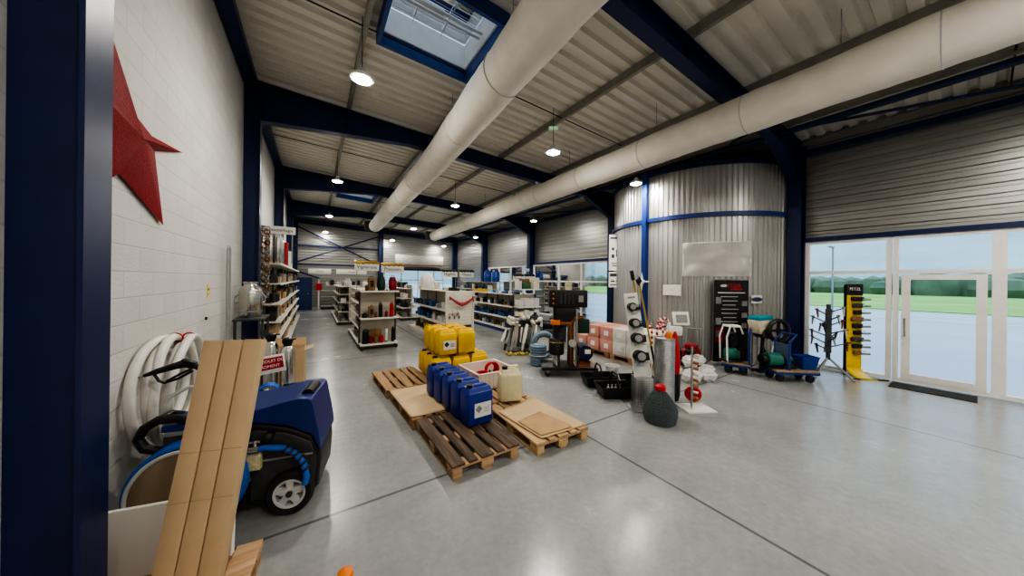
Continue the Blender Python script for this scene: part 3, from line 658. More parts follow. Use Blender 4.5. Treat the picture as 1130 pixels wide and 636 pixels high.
o = thing('wall_tube', 'tall grey bent tube standing against the block wall', 'tube', (-1.13, 6.42, 0))
link('bent_pipe', MB().tube([(0, -.07, .0), (0, -.07, 2.34), (0, -.05, 2.42), (0, 0, 2.45), (0, .05, 2.42), (0, .07, 2.34), (0, .07, 0)], .018, 8), GREY, o)
link('foot', MB().box((.02, 0, .01), (.1, .26, .02)), GREY, o)
o = thing('hanging_fitting_rack', 'tall rack strung with metal pipe fittings by the shelf sign', 'rack', (-.97, 8.25, 1.55))
link('rod', MB().cyl((0, 0, 0), (0, 0, 1.5), .012).cyl((.12, 0, 0), (.12, 0, 1.5), .012).box((.06, 0, 1.5), (.2, .03, .03)).box((.06, .02, .0), (.2, .2, .02)), STEEL, o)
for k in range(12):
    for j, x in enumerate((0, .12)):
        link('fitting', MB().torus((x, -.02, .12+.115*k), .045, .014, 'y', 14, 6).cyl((x, -.02, .09+.115*k), (x+.03, -.08, .06+.115*k), .018), COPPER if (k*7+j*3) % 5 < 2 else STEEL, o)
# ------------------------------------------------------------------ pallets in the middle
pallet('dark weathered wooden pallet in the foreground beside the fresh one', 1.53, 3.385, rad(1), WOODD, cross=WOODX)
pallet('wooden pallet carrying a sheet of brown paper behind the dark one', 1.46, 4.615, rad(2), WOODG)
pallet('bare tan wooden pallet farthest left in the group', 1.38, 5.87, rad(2), WOODG)
pallet('fresh pale wooden pallet under the cardboard sheet and clear can', 2.51, 3.27, rad(-1), WOODN)
pallet('wooden pallet under the white crate behind the fresh pale one', 2.44, 4.50, rad(1), WOODG)
pallet('wooden pallet under the stack of yellow jerrycans', 2.30, 5.78, rad(1), WOODG)
def sheet(name, label, cat, pts, z, m, amp=.006):
    (a, b, c_, d_) = pts; ph = R.uniform(0, 6)
    def fn(u, v):
        x = (a[0]*(1-u)+b[0]*u)*(1-v)+(d_[0]*(1-u)+c_[0]*u)*v; y = (a[1]*(1-u)+b[1]*u)*(1-v)+(d_[1]*(1-u)+c_[1]*u)*v
        e = max(0, abs(u-.5)*2-.8)*.03+max(0, abs(v-.5)*2-.85)*.02
        return (x, y, z+.004+amp*(1+math.sin(7*u+ph)*math.sin(5*v+ph))*.5+e)
    o = link(name, MB().grid(fn, 14, 14), m, solid=.003); return tag(o, label, cat)
sheet('paper_sheet', 'brown paper sheet spread over the pallet left of the blue cans', 'paper', [(1.08, 4.03), (1.86, 4.05), (1.84, 5.2), (1.03, 5.2)], .146, KRAFT2)
sheet('cardboard_sheet', 'large flat cardboard sheet lying on the fresh pale pallet', 'cardboard', [(2.20, 2.72), (2.89, 2.70), (2.88, 3.80), (2.14, 3.60)], .146, KRAFT2)
sheet('cardboard_flap', 'smaller torn cardboard piece lying on the cardboard sheet', 'cardboard', [(2.22, 2.76), (2.70, 2.73), (2.62, 3.28), (2.20, 3.2)], .158, mat('worn_cardboard', (.46, .30, .15), .8, 0, .12, 5))
# blue jerrycans
names = ['nearest the camera, with white label facing out', 'second from the front', 'third from the front', 'fourth from the front', 'rearmost of the row']
for k in range(5):
    y = 3.52+.285*k; jug('jerrycan', 'blue jerrycan in the row of five, ' + names[k], (1.765-.02*k, y, .148 if k < 2 else .166), rad(3-2*(k % 3)), .36, .262, .49, CANBLUE, PAPER, 'blue jerrycans on the pallets')
yw = ['front', 'middle', 'back']; xw = ['left', 'middle', 'right']
for i in range(3):
    for j in range(3):
        jug('jerrycan', 'yellow jerrycan in the bottom layer of the stack, %s row, %s' % (yw[j], xw[i]), (1.95+.37*i, 5.37+.325*j, .148), PI/2*0+rad(R.uniform(-2, 2)), .35, .30, .43, CANYEL, PAPER if j == 0 or i == 0 else None, 'yellow jerrycans in the bottom layer')
for i in range(2):
    for j in range(3):
        jug('jerrycan', 'yellow jerrycan in the top layer of the stack, %s row, %s' % (yw[j], xw[2*i]), (2.06+.37*i, 5.40+.325*j, .592), rad(R.uniform(-2, 2)), .355, .30, .46, CANYEL, PAPER if i == 0 else None, 'yellow jerrycans in the top layer', cap=CANYEL)
# crate with hoses
o = thing('plastic_crate', 'white plastic crate with red hoses standing on the pallets', 'crate', (2.62, 4.82, .148), rad(2))
mb = MB(); w2, d2, h = .36, .36, .27
for c_, d_ in (((0, -d2, h/2), (2*w2, .015, h)), ((0, d2, h/2), (2*w2, .015, h)), ((-w2, 0, h/2), (.015, 2*d2, h)), ((w2, 0, h/2), (.015, 2*d2, h)), ((0, 0, .01), (2*w2, 2*d2, .02))): mb.box(c_, d_)
link('crate_body', mb, CRATEW, o)
mb = MB()
for c_, d_ in (((0, -d2-.008, h-.01), (2*w2+.06, .04, .025)), ((0, d2+.008, h-.01), (2*w2+.06, .04, .025)), ((-w2-.008, 0, h-.01), (.04, 2*d2+.06, .025)), ((w2+.008, 0, h-.01), (.04, 2*d2+.06, .025))): mb.box(c_, d_, bev=.004)
link('rim', mb, CRATEW, o)
mb = MB()
for k in range(9): mb.box((-.32+.08*k, -d2-.01, .12), (.012, .012, .22))
link('rib', mb, CRATEW, o)
for i, (x, y) in enumerate(((2.50, 4.75), (2.76, 4.92))):
    o = thing('red_hose', ['flat coil of red hose in the left part of the white crate', 'upright coil of red hose in the right part of the white crate'][i], 'hose', (x, y, .18))
    mb = MB()
    for k in range(4): mb.torus((0, 0, .05+.035*k) if i == 0 else (0, -.06+.03*k, .15), .125-.008*k, .018, 'z' if i == 0 else 'y', 24, 8)
    link('hose_coil', mb, RED, o); link('hose_end', MB().cyl((.1, 0, .12), (.16, .02, .17), .022), BLACK, o)
o = thing('translucent_can', 'translucent can of pale yellow liquid with black cap on the pale pallet', 'jerrycan', (2.50, 3.87, .168), rad(-20))
link('can_body', MB().box((0, 0, .21), (.34, .27, .42), bev=.045), CANCL, o)
link('shoulder', MB().add([(-.15, -.12, .40), (.15, -.12, .40), (.15, .12, .40), (-.15, .12, .40), (-.12, -.08, .46), (.12, -.08, .46), (.12, .08, .46), (-.12, .08, .46)], [(4, 5, 6, 7), (0, 1, 5, 4), (1, 2, 6, 5), (2, 3, 7, 6), (3, 0, 4, 7)]), CANCL, o)
link('liquid', MB().box((0, 0, .165), (.32, .25, .31), bev=.04), mat('pale_yellow_liquid', (.72, .62, .22), .2, 0, .05), o)
link('cap', MB().cyl((-.08, 0, .45), (-.08, 0, .50), .042, n=18), BLACK, o); link('handle', MB().tube([(-.02, 0, .45), (.01, 0, .50), (.11, 0, .50), (.14, 0, .44)], .018, 8), CANCL, o)

# ------------------------------------------------------------------ shelf units
SHELF = mat('shelf_cream', (.66, .62, .53), .45, 0, .05); SPINE = mat('shelf_back_panel', (.50, .46, .38), .6, 0, .06); UPR = mat('upright_dark', (.035, .033, .032), .5)
def shelf(mb, x0, x1, y0, y1, z): mb.box(((x0+x1)/2, (y0+y1)/2, z-.012), (x1-x0, y1-y0, .024))
def gondola(label, x0, x1, y0, y1, h, lv, end=None, elv=(), base=UPR, top=True, rightside=True):
    o = thing('shelf_unit', label, 'shelf unit', (x0, y0, 0)); w = x1-x0; L = y1-y0; e0 = .40 if end == 'shelf' else .03; xm = w/2
    link('spine_panel', MB().box((xm, (e0+L)/2, h/2), (.05, L-e0, h)), SPINE, o)
    link('plinth', MB().box((xm, (e0+L)/2, .05), (w, L-e0, .10)), base, o)
    for side in (0, 1):
        if side and not rightside: continue
        for z in lv:
            xa, xb = (0, xm-.025) if side == 0 else (xm+.025, w)
            if z > .3: xa, xb = (xa+.04, xb) if side == 0 else (xa, xb-.04)
            s_ = MB(); shelf(s_, xa, xb, e0, L, z); b = link('shelf', s_, SHELF, o)
            xe = xa if side == 0 else xb
            link('price_rail', MB().box((xe+(-.006 if side == 0 else .006), (e0+L)/2, z-.012), (.012, L-e0, .045)), PAPER, b)
    n = max(2, round((L-e0)/1.0)+1)
    for k in range(n):
        y = e0+.02+(L-e0-.04)*k/(n-1); link('upright', MB().box((xm, y, h/2+.01), (.08, .035, h+.02)), UPR, o)
    if end == 'shelf':
        link('end_panel', MB().box((xm, e0-.015, h/2), (w-.04, .03, h)), SPINE, o)
        for sx in (.02, w-.02): link('upright', MB().box((sx, e0-.02, h/2), (.04, .05, h)), UPR, o)
        for z in elv:
            s_ = MB(); shelf(s_, 0, w, 0, e0-.03, z); b = link('shelf', s_, SHELF, o); link('price_rail', MB().box((xm, -.006, z-.012), (w, .012, .045)), PAPER, b)
        for sx in (.05, w-.05): link('foot', MB().box((sx, .1, .04), (.05, .2, .08)), UPR, o)
    elif end == 'peg':
        link('end_panel', MB().box((xm, .015, h/2+.02), (w, .03, h-.04)), CREAM, o)
        for sx in (.02, w-.02): link('upright', MB().box((sx, -.02, h/2), (.045, .05, h)), CREAM, o)
        mb = MB()
        for i in range(9):
            for j in range(14): mb.cyl((.1+(w-.2)*i/8, -.003, .15+(h-.3)*j/13), (.1+(w-.2)*i/8, .0, .15+(h-.3)*j/13), .008, n=6)
        link('peg_hole', mb, DKGREY, o)
    if top: link('top_cover', MB().box((xm, (e0+L)/2, h+.01), (w*.9, L-e0, .02)), SHELF, o)
    return o
_proto = {}
def good(kind, m, loc, label, cat, group, sc=(1, 1, 1), rz=0):
    key = (kind, m.name)
    if key not in _proto:
        mb = MB()
        if kind == 'carton': mb.box((0, 0, .5), (1, 1, 1), bev=.03)
        elif kind == 'bottle': mb.lathe([(.45, 0), (.5, .03), (.5, .58), (.40, .70), (.16, .80), (.16, .95), (.2, .95), (.2, 1), (.0001, 1)], n=14)
        elif kind == 'tin': mb.lathe([(.48, 0), (.5, .02), (.48, .04), (.48, .94), (.5, .96), (.48, 1), (.42, .97), (.0001, .97)], n=16)
        elif kind == 'bin':
            for c_, d_ in (((0, -.48, .4), (1, .04, .8)), ((0, .48, .5), (1, .04, 1)), ((-.48, 0, .45), (.04, 1, .9)), ((.48, 0, .45), (.04, 1, .9)), ((0, 0, .03), (1, 1, .06)), ((0, 0, .5), (.9, .9, .2))): mb.box(c_, d_)
        elif kind == 'tool': mb.tube([(-.4, 0, .16), (0, 0, .2), (.4, 0, .5)], [.12, .16, .2], 8).box((.3, 0, .5), (.35, .5, .9), bev=.08).cyl((-.3, 0, 0), (-.3, 0, .5), .18, n=8)
        elif kind == 'roll': mb.lathe([(.15, 0), (.5, 0), (.5, 1), (.15, 1), (.15, 0)], n=18)
        elif kind == 'pot': mb.lathe([(.3, 0), (.45, .1), (.5, .45), (.42, .8), (.3, .88), (.34, 1), (.26, .98), (.2, .8), (.0001, .78)], n=16)
        me = mb.mesh(kind); me.materials.append(m); _proto[key] = me
    nm = {'tool': 'hand_tool', 'bin': 'parts_bin', 'pot': 'clay_pot', 'roll': 'wire_roll'}.get(kind, kind)
    o = bpy.data.objects.new(nm, _proto[key]); C.objects.link(o); o.location = loc; o.scale = sc; o.rotation_euler = (0, 0, rz)
    return tag(o, label, cat, group)
cn = {}
def row(x, z, y0, y1, step, kinds, where, group, h=(.1, .25), w=(.1, .16), axis='y', jit=.02):
    """goods standing one by one along a shelf"""
    t = y0+step/2
    while t < y1-step*.4:
        kind, m, word, cat = R.choice(kinds); hh = R.uniform(*h); ww = min(R.uniform(*w), step*.93)
        p = (x+R.uniform(-jit, jit), t, z+.002) if axis == 'y' else (t, x+R.uniform(-jit, jit), z+.002)
        good(kind, m, p, '%s %s' % (word, where), cat, '%s, %s' % (word, group), (ww*(.75 if kind == 'tool' else 1), ww*(.75 if kind == 'tool' else 1), hh)); t += step
PB = mat('goods_black', (.02, .02, .022), .5, 0, .5); PBR = mat('goods_brown', (.20, .11, .055), .6, 0, .4); PW = mat('goods_white', (.68, .66, .62), .5); PBL = mat('goods_blue', (.02, .09, .28), .45); PG = mat('goods_grey', (.25, .25, .25), .5, 0, .3)
PY = mat('goods_yellow', (.62, .38, .03), .5); PR_ = mat('goods_red', (.45, .03, .03), .5); PGN = mat('goods_green', (.05, .17, .08), .5); PLB = mat('goods_light_blue', (.22, .42, .6), .5)
dark = [('carton', PB, 'small black box', 'box'), ('carton', PBR, 'small brown box', 'box'), ('bottle', PB, 'dark bottle', 'bottle'), ('tin', PG, 'grey tin', 'tin'), ('tool', PB, 'black fitting', 'fitting'), ('carton', PW, 'small white box', 'box')]
whites = [('carton', PW, 'white box', 'box'), ('bottle', PW, 'white bottle', 'bottle'), ('tin', PW, 'white tin', 'tin'), ('carton', PG, 'grey box', 'box')]
blues = [('bin', PBL, 'blue parts bin', 'bin'), ('carton', PBL, 'blue box', 'box'), ('tool', PB, 'black fitting', 'fitting'), ('tin', PBL, 'blue tin', 'tin')]
warm = [('pot', DKRED, 'dark red pot', 'pot'), ('bottle', PBR, 'brown bottle', 'bottle'), ('tin', PB, 'black tin', 'tin'), ('pot', BROWN, 'brown wooden pot', 'pot'), ('carton', PW, 'small white box', 'box')]
ordn = ['lowest shelf', 'second shelf up', 'third shelf up', 'fourth shelf up', 'fifth shelf up', 'top shelf']

# A: the unit nearest the aisle, lanterns on its end shelves
AX0, AX1, AY0, AY1 = 1.05, 2.05, 9.12, 12.5
gondola('low double sided shelf unit nearest the left aisle, lanterns on its end', AX0, AX1, AY0, AY1, 1.62, (.14, .52, .88, 1.24), 'shelf', (.16, .88, 1.63))
for i, z in enumerate((.14, .52, .88, 1.24)): row(AX0+.26, z, AY0+.45, AY1-.05, .26, dark, 'on the aisle side of the lantern shelf unit, '+ordn[i], 'lantern unit aisle side, '+ordn[i], (.12, .26))
row(AX0+.5, 1.642, AY0+1.2, AY1-.1, .3, whites, 'on top of the lantern shelf unit', 'top of the lantern unit', (.12, .25))
def lantern(x, z, m, label, h=.5, r=.11, kind='round'):
    o = thing('lantern', label, 'lantern', (x, AY0+.19, z+.002))
    if kind == 'barrel':
        link('body', MB().lathe([(r*.75, 0), (r*.95, h*.2), (r, h*.45), (r*.92, h*.7), (r*.7, h*.9), (r*.72, h*.93), (.0001, h*.93)], n=18), m, o)
        link('band', MB().torus((0, 0, h*.2), r*.96, .008).torus((0, 0, h*.7), r*.94, .008), BLACK, o)
    elif kind == 'box':
        link('body', MB().box((0, 0, h*.46), (r*1.8, r*1.6, h*.92), bev=.012), m, o); link('window_slot', MB().box((0, -r*.81, h*.5), (r*.9, .006, h*.45)), BLACK, o)
    else:
        link('body', MB().lathe([(r*.8, 0), (r*.8, h*.8), (r*.85, h*.82), (r*.5, h*.95), (.0001, h*.95)], n=18), m, o)
    link('top_ring', MB().torus((0, 0, h*.96), r*.3, .008, 'y', 14, 5), BLACK, o)
    link('base', MB().lathe([(r*.85, -.0), (r*.85, .03), (r*.7, .03)], n=18), BLACK, o)
TE = ' on the top end shelf by the aisle'; TM = ' on the middle end shelf by the aisle'; TB = ' on the bottom end shelf by the aisle'
lantern(AX0+.30, 1.63, BROWN, 'tall brown wooden lantern' + TE, .40, .10, 'box'); lantern(AX0+.55, 1.63, DKGREEN, 'dark green barrel lantern' + TE, .42, .115, 'barrel')
lantern(AX0+.86, 1.63, mat('lantern_red', (.32, .014, .03), .3), 'red barrel lantern' + TE, .42, .115, 'barrel'); lantern(AX0+.70, 1.63, PAPER, 'small white canister beside the red lantern' + TE, .20, .035)
lantern(AX0+.17, 1.63, PBR, 'small brown canister left of the wooden lantern' + TE, .16, .05)
lantern(AX0+.30, .88, BROWN, 'brown wooden lantern' + TM, .33, .085, 'box'); lantern(AX0+.54, .88, BLACK, 'narrow black canister' + TM, .42, .065)
lantern(AX0+.84, .88, RED, 'narrow red canister' + TM, .42, .07); lantern(AX0+.13, .88, PB, 'low black canister at the left end' + TM, .12, .09); lantern(AX0+.42, .88, PBR, 'low brown canister' + TM, .14, .05); lantern(AX0+.70, .88, DKRED, 'low dark red canister' + TM, .15, .055)
lantern(AX0+.15, .16, BLACK, 'wide black canister at the left end' + TB, .40, .095); lantern(AX0+.88, .16, PB, 'narrow black canister at the right end' + TB, .42, .055); lantern(AX0+.70, .16, PAPER, 'narrow pale canister' + TB, .40, .05)
for k, x in enumerate((.29, .425, .57)):
    good('pot', [DKRED, BROWN, RED][k], (AX0+x, AY0+.16, .162), ['dark red pot', 'brown pot', 'bright red pot'][k]+TB, 'pot', 'pots on the bottom end shelf', (.13, .13, .2))
for k, x in enumerate((.33, .50)):
    good('carton', [PBR, BROWN][k], (AX0+x, AY0+.29, .162), ['tall brown box behind the dark red pot', 'tall box behind the bright red pot'][k]+TB, 'box', 'boxes on the bottom end shelf', (.16, .1, .36))
# B: pegboard end
BX0, BX1, BY0, BY1 = 3.22, 4.12, 8.50, 12.5
gondola('cream double sided shelf unit with perforated end panel behind the yellow cans', BX0, BX1, BY0, BY1, 1.60, (.14, .62, 1.05), 'peg', base=CREAM)
WB = 'on the left of the perforated end unit, '
row(BX0+.24, .14, BY0+.1, BY0+2.5, .24, [('carton', PY, 'yellow box', 'box'), ('bin', PY, 'yellow parts bin', 'bin'), ('carton', PBR, 'small brown box', 'box')], WB+ordn[0], WB+ordn[0], (.22, .34), (.2, .24))
row(BX0+.24, .14, BY0+2.5, BY1-.1, .24, dark, WB+ordn[0]+', rear half', WB+ordn[0]+' rear', (.12, .3))
row(BX0+.24, .62, BY0+.1, BY0+1.9, .2, whites, WB+ordn[1], WB+ordn[1], (.12, .26)); row(BX0+.24, .62, BY0+1.9, BY1-.1, .26, blues, WB+ordn[1]+', rear half', WB+ordn[1]+' rear', (.16, .26), (.2, .24))
row(BX0+.24, 1.05, BY0+.1, BY0+1.6, .2, whites, WB+ordn[2], WB+ordn[2], (.1, .2)); row(BX0+.24, 1.05, BY0+1.6, BY1-.1, .25, [('carton', PB, 'small black box', 'box'), ('carton', PBL, 'blue box', 'box')], WB+ordn[2]+', rear half', WB+ordn[2]+' rear', (.08, .2), (.2, .24))
o = thing('white_hopper', 'white plastic hopper standing on top of the perforated end shelf unit', 'hopper', (3.55, 11.3, 1.622))
link('body', MB().lathe([(.30, 0), (.31, .04), (.26, .3), (.20, .5), (.16, .56), (.0001, .58)], n=24), PW, o); link('side_box', MB().box((.33, -.1, .13), (.22, .22, .26), bev=.02), PW, o)
row(3.67, 1.622, 8.7, 9.95, .28, [('carton', PBR, 'brown box', 'box'), ('tin', PG, 'grey tin', 'tin'), ('carton', PW, 'white box', 'box'), ('bin', PB, 'black bin', 'bin')], 'on top of the perforated end shelf unit', 'top of perforated unit', (.06, .12), (.14, .24))
o = thing('hanging_garland', 'draped red cloth garland hung on the perforated end panel', 'garland', (BX0+.48, BY0-.10, 1.42))
mb = MB().grid(lambda u, v: ((u-.5)*.78, -.02-.02*math.sin(v*PI), .03-.16*math.sin(u*PI)-.10*v*(.35+.65*math.sin(u*PI))+.05*abs(u-.5)), 18, 4); link('cloth', mb, mat('rose_cloth', (.42, .06, .07), .7, 0, .3, 25), o, solid=.006)
link('tie', MB().cyl((-.37, 0, -.05), (-.37, .035, .05), .02), DKRED, o); link('tie', MB().cyl((.37, 0, -.12), (.37, .035, .05), .02), DKRED, o)
for k in range(12):
    o = thing('hanging_tool', 'slim dark blade hanging in the low row on the perforated end panel', 'tool', (BX0+.36+.04*k, BY0-.008, .42), 0, 'blades on the perforated end panel')
    link('blade', MB().box((0, -.01, 0), (.022, .008, .26)), GREY, o); link('grip', MB().box((0, -.015, .15), (.028, .016, .07), bev=.004), PB, o)
for k in range(7):
    o = thing('hook_tool', 'small hook hanging at mid height on the perforated end panel', 'hook', (BX0+.12+.05*k, BY0-.014, .88+.05*(k % 3)), 0, 'hooks on the perforated end panel')
    link('hook', MB().tube([(0, 0, .08), (0, -.02, .02), (.01, -.05, -.01), (.01, -.07, .02)], .008, 6), GREY, o); link('tag', MB().box((0, -.01, -.04), (.03, .004, .08)), [PB, PW, PBR][k % 3], o)
# C: right of the middle
CX0, CX1, CY0, CY1 = 6.05, 7.05, 8.85, 13.0
gondola('double sided shelf unit with blue base and white boxes on its end shelves', CX0, CX1, CY0, CY1, 1.46, (.16, .56, 1.0, 1.46), 'shelf', (.60, 1.02, 1.66), base=mat('plinth_blue', (.02, .06, .18), .45), top=False)
WC = 'on the left of the blue based unit, '
for i, z in enumerate((.16, .56, 1.0)): row(CX0+.25, z, CY0+.45, CY1-.05, .24, [dark, blues, dark][i] if i != 0 else dark+blues[1:2], WC+ordn[i], WC+ordn[i], (.12, .24), (.12, .22))
row(CX0+.25, 1.46, CY0+.45, CY0+2.6, .24, [('carton', PLB, 'light blue box', 'box'), ('carton', PW, 'white box', 'box'), ('bin', PBL, 'blue parts bin', 'bin')], WC+'topmost shelf', WC+'topmost', (.05, .12), (.2, .23))
row(CX0+.25, 1.46, CY0+2.6, CY1, .22, [('carton', PY, 'yellow box', 'box'), ('tin', PY, 'yellow tin', 'tin'), ('pot', BROWN, 'brown pot', 'pot')], WC+'topmost shelf towards the rear', WC+'topmost rear', (.08, .16), (.14, .2))
WE = 'on the end of the blue based unit, '
for z, w_ in ((.60, 'lower shelf'), (1.02, 'middle shelf')):
    for k, x in enumerate((.15, .40, .62, .86)):
        good('carton', PW, (CX0+x, CY0+.18, z+.002), ['leftmost', 'second from left', 'third from left', 'rightmost'][k]+' white box '+WE+w_, 'box', 'white boxes, '+w_, (.22, .26, .24+.06*((k*3) % 2)))
good('carton', CREAM, (CX0+.83, CY0+.18, 1.662), 'pale tall box '+WE+'top right', 'box', None, (.26, .26, .42)); good('carton', PGN, (CX0+.40, CY0+.18, 1.662), 'green box '+WE+'top shelf, middle', 'box', None, (.34, .24, .22)); good('carton', PBR, (CX0+.36, CY0+.17, 1.886), 'brown crate on the green box '+WE+'top', 'box', None, (.3, .24, .14)); good('carton', PW, (CX0+.10, CY0+.18, 1.662), 'white box '+WE+'top shelf, left', 'box', None, (.18, .2, .3))
# further units
gondola('far double sided shelf unit beyond the lantern unit beside the aisle', .82, 1.72, 14.6, 19.4, 1.6, (.14, .55, .95, 1.3))
gondola('far shelf unit beyond the perforated end unit', 3.45, 4.4, 14.8, 19.2, 1.5, (.14, .6, 1.05))
gondola('tall far shelf unit by the right wall with blue barrels on top', 7.9, 8.75, 14.3, 19.0, 1.85, (.14, .6, 1.05, 1.45))
gondola('low shelf unit standing across the far end wall', .35, 3.7, 22.4, 23.2, 1.5, (.2, .8, 1.2), top=True)
for i, z in enumerate((.14, .55, .95, 1.3)): row(1.06, z, 14.75, 19.3, .34, dark+whites, 'in the far aisle unit beyond the lanterns, '+ordn[i], 'far aisle unit, '+ordn[i], (.12, .26), (.14, .24))
for i, z in enumerate((.14, .6, 1.05)): row(3.7, z, 15.0, 19.0, .4, dark+whites, 'in the far unit beyond the perforated end unit, '+ordn[i], 'far middle unit, '+ordn[i], (.15, .3), (.2, .3))
for i, z in enumerate((.6, 1.05, 1.45)): row(8.13, z, 14.5, 18.8, .4, dark+blues, 'in the tall far unit under the blue barrels, '+ordn[i+1], 'tall far unit, '+ordn[i+1], (.15, .3), (.2, .25))
row(22.6, 1.522, .5, 3.6, .3, whites+dark[:2], 'on top of the low shelf unit at the far end wall', 'far end unit top', (.15, .4), (.2, .28), 'x')
row(1.27, 1.622, 14.8, 19.2, .4, whites, 'on top of the far aisle unit beyond the lanterns', 'far aisle unit top', (.15, .35), (.2, .3))
row(3.92, 1.522, 15, 19, .45, whites+dark, 'on top of the far unit beyond the perforated end unit', 'far middle unit top', (.15, .35), (.2, .3))
for k, (y, x) in enumerate(((15.3, 8.30), (14.65, 8.45))):
    o = thing('blue_barrel', 'tall blue plastic barrel on the far tall unit, '+['left', 'right'][k]+' of the two', 'barrel', (x, y, 1.872))
    link('body', MB().lathe([(.2, 0), (.22, .03), (.22, .25), (.23, .27), (.22, .29), (.22, .5), (.16, .62), (.10, .65), (.0001, .65)], n=22), mat('barrel_blue', (.02, .08, .36), .4), o); link('lid', MB().lathe([(.1, .65), (.1, .69), (.0001, .69)], n=16), mat('barrel_blue', (0, 0, 0)), o)
# left wall shelf
o = thing('tall_shelf_unit', 'long high shelf unit along the left wall under the hanging sign', 'shelf unit', (-1.06, 8.55, 0)); L = 9.8
link('back_panel', MB().box((.0, L/2, 1.15), (.03, L, 2.3)), SPINE, o); link('plinth', MB().box((.22, L/2, .06), (.44, L, .12)), UPR, o)
LV = (.14, .62, .98, 1.38, 1.84, 2.29)
for z in LV:
    wd = .44 if z < .3 else .40; b = link('shelf', MB().box((.02+wd/2, L/2, z-.014), (wd, L, .028)), SHELF, o); link('price_rail', MB().box((.02+wd+.006, L/2, z-.014), (.012, L, .05)), PAPER, b)
for k in range(8): link('upright', MB().box((.03, .03+(L-.06)*k/7, 1.15), (.05, .05, 2.3)), UPR, o)
for i, z in enumerate(LV[:5]): row(-.83, z, 8.65, 18.2, .36, dark[:5]+[('carton', KRAFT, 'brown carton', 'box')]*2, 'on the long left wall shelf unit, '+ordn[i], 'left wall shelf, '+ordn[i], (.14, .3), (.16, .26))
for k in range(15):
    x = (-.97, -.84, -.71)[k % 3]; y = 8.70+.19*(k//3)
    o = thing('steel_canister', 'tall stainless steel canister on the top of the left wall shelf behind its sign', 'canister', (x, y, 2.292), 0, 'steel canisters on the left wall shelf')
    link('body', MB().lathe([(.06, 0), (.065, .01), (.065, .62), (.05, .66), (.03, .68)], n=18), STEEL, o); link('lid', MB().lathe([(.03, .68), (.04, .69), (.04, .73), (.0001, .74)], n=14), BLACK if k % 3 == 0 else STEEL, o)
for k, (m, lab, hh) in enumerate(((PW, 'white roll standing on the far top of the left wall shelf', .62), (DKRED, 'dark red roll standing on the far top of the left wall shelf', .85))):
    good('roll', m, (-.80, 13.5-.9*k, 2.292), lab, 'roll', None, (.26 if k == 0 else .12, .26 if k == 0 else .12, hh))
# hanging / standing signs
def sign(label, x, y, z, w_, h, s, garl=None, rz=0, post=None, size=None):
    o = thing('aisle_sign', label, 'sign', (x, y, z), rz); bd = link('board', MB().box((0, 0, 0), (w_, .02, h), bev=.003), PAPER, o)
    text('lettering', s, size or h*.62, BLACK, bd, (0, -.0115, 0), FRONT)
    if post is not None:
        for sx in (-w_*.4, w_*.4): link('post', MB().cyl((sx, .015, post-z), (sx, .015, h/2), .01, n=8), GREY, o)
    if garl:
        mb = MB(); rr = random.Random(5)
        pts = [((t/24-.5)*w_*1.0, 0, h/2+.03+.012*math.sin(t*1.3)) for t in range(25)]
        mb.tube(pts, [.035+.018*rr.random() for _ in pts], 7); link('garland', mb, garl, o)
    return o
sign('white hanging sign reading Embouteillage at the end of the left wall shelf', -.70, 8.52, 3.03, .66, .17, 'Embouteillage', post=2.30, size=.1, rz=rad(-2))
sign('left of the two gold trimmed signs over the lantern shelf unit', AX0+.21, AY0+.44, 2.30, .64, .21, 'Vignerons', GOLD, post=1.645)
sign('right of the two gold trimmed signs over the lantern shelf unit', AX0+.91, AY0+.44, 2.26, .64, .21, 'Pressoirs', GOLD, post=1.645)
sign('left of the two dark trimmed signs over the perforated end shelf unit', 4.0, 10.2, 2.16, .60, .20, 'Hygiène', DKTIN, post=1.63)
sign('right of the two dark trimmed signs over the perforated end shelf unit', 4.66, 10.2, 2.16, .56, .20, 'Mesure', DKTIN, post=1.63)
sign('left of the two dark trimmed signs over the blue based shelf unit', CX0+.28, CY0+.46, 2.05, .46, .18, 'Pompes', DKTIN, post=1.485)
sign('right of the two dark trimmed signs over the blue based shelf unit', CX0+.80, CY0+.46, 2.05, .46, .18, 'Raccords', DKTIN, post=1.485)
sign('small plain sign standing above the pair over the blue based shelf unit', CX0+.74, CY0+.60, 2.38, .30, .10, 'Vannes', post=2.1)
sign('left of the two wide pale signs on the far end wall', .3, 24.16, 2.42, 1.3, .34, 'Caisse', size=.16); sign('right of the two wide pale signs on the far end wall', 2.2, 24.16, 2.42, 1.9, .34, 'Accueil', size=.16)
o = thing('shutter_box', 'wide grey roller shutter box over the far shop window', 'shutter box', (6.9, 23.9, 3.35)); link('casing', MB().box((0, 0, .1), (3.7, .4, .72), bev=.03), mat('shutter_grey', (.55, .55, .52), .45), o); link('slot_strip', MB().box((0, -.12, -.34), (3.6, .1, .16)), mat('slot_rose', (.35, .22, .2), .5), o)  # roller shutter box meant as mounted on the end wall, not hung
o = thing('blue_partition', 'dark blue panelled booth at the far end of the left aisle', 'booth', (-.62, 22.9, 0)); link('panel', MB().box((0, 0, 1.0), (1.0, .9, 2.0)), mat('booth_blue', (.012, .04, .15), .45), o)
link('roof', MB().prism([(-.55, 2.55), (.9, 1.98), (.9, 1.90), (-.55, 2.42)], -.5, .5), BLUE, o); link('handle', MB().cyl((.3, -.47, 1.0), (.3, -.5, 1.0), .03), STEEL, o); link('side_post', MB().box((.85, -.4, .98), (.08, .08, 1.9)), WHITE, o)
o = link('red_poster', MB().box((0, 0, 0), (.34, .02, .42)), RED); o.location = (.23, 22.43, 1.42); o.name = 'wall_sign'; tag(o, 'small red notice on the white post by the blue booth', 'notice')

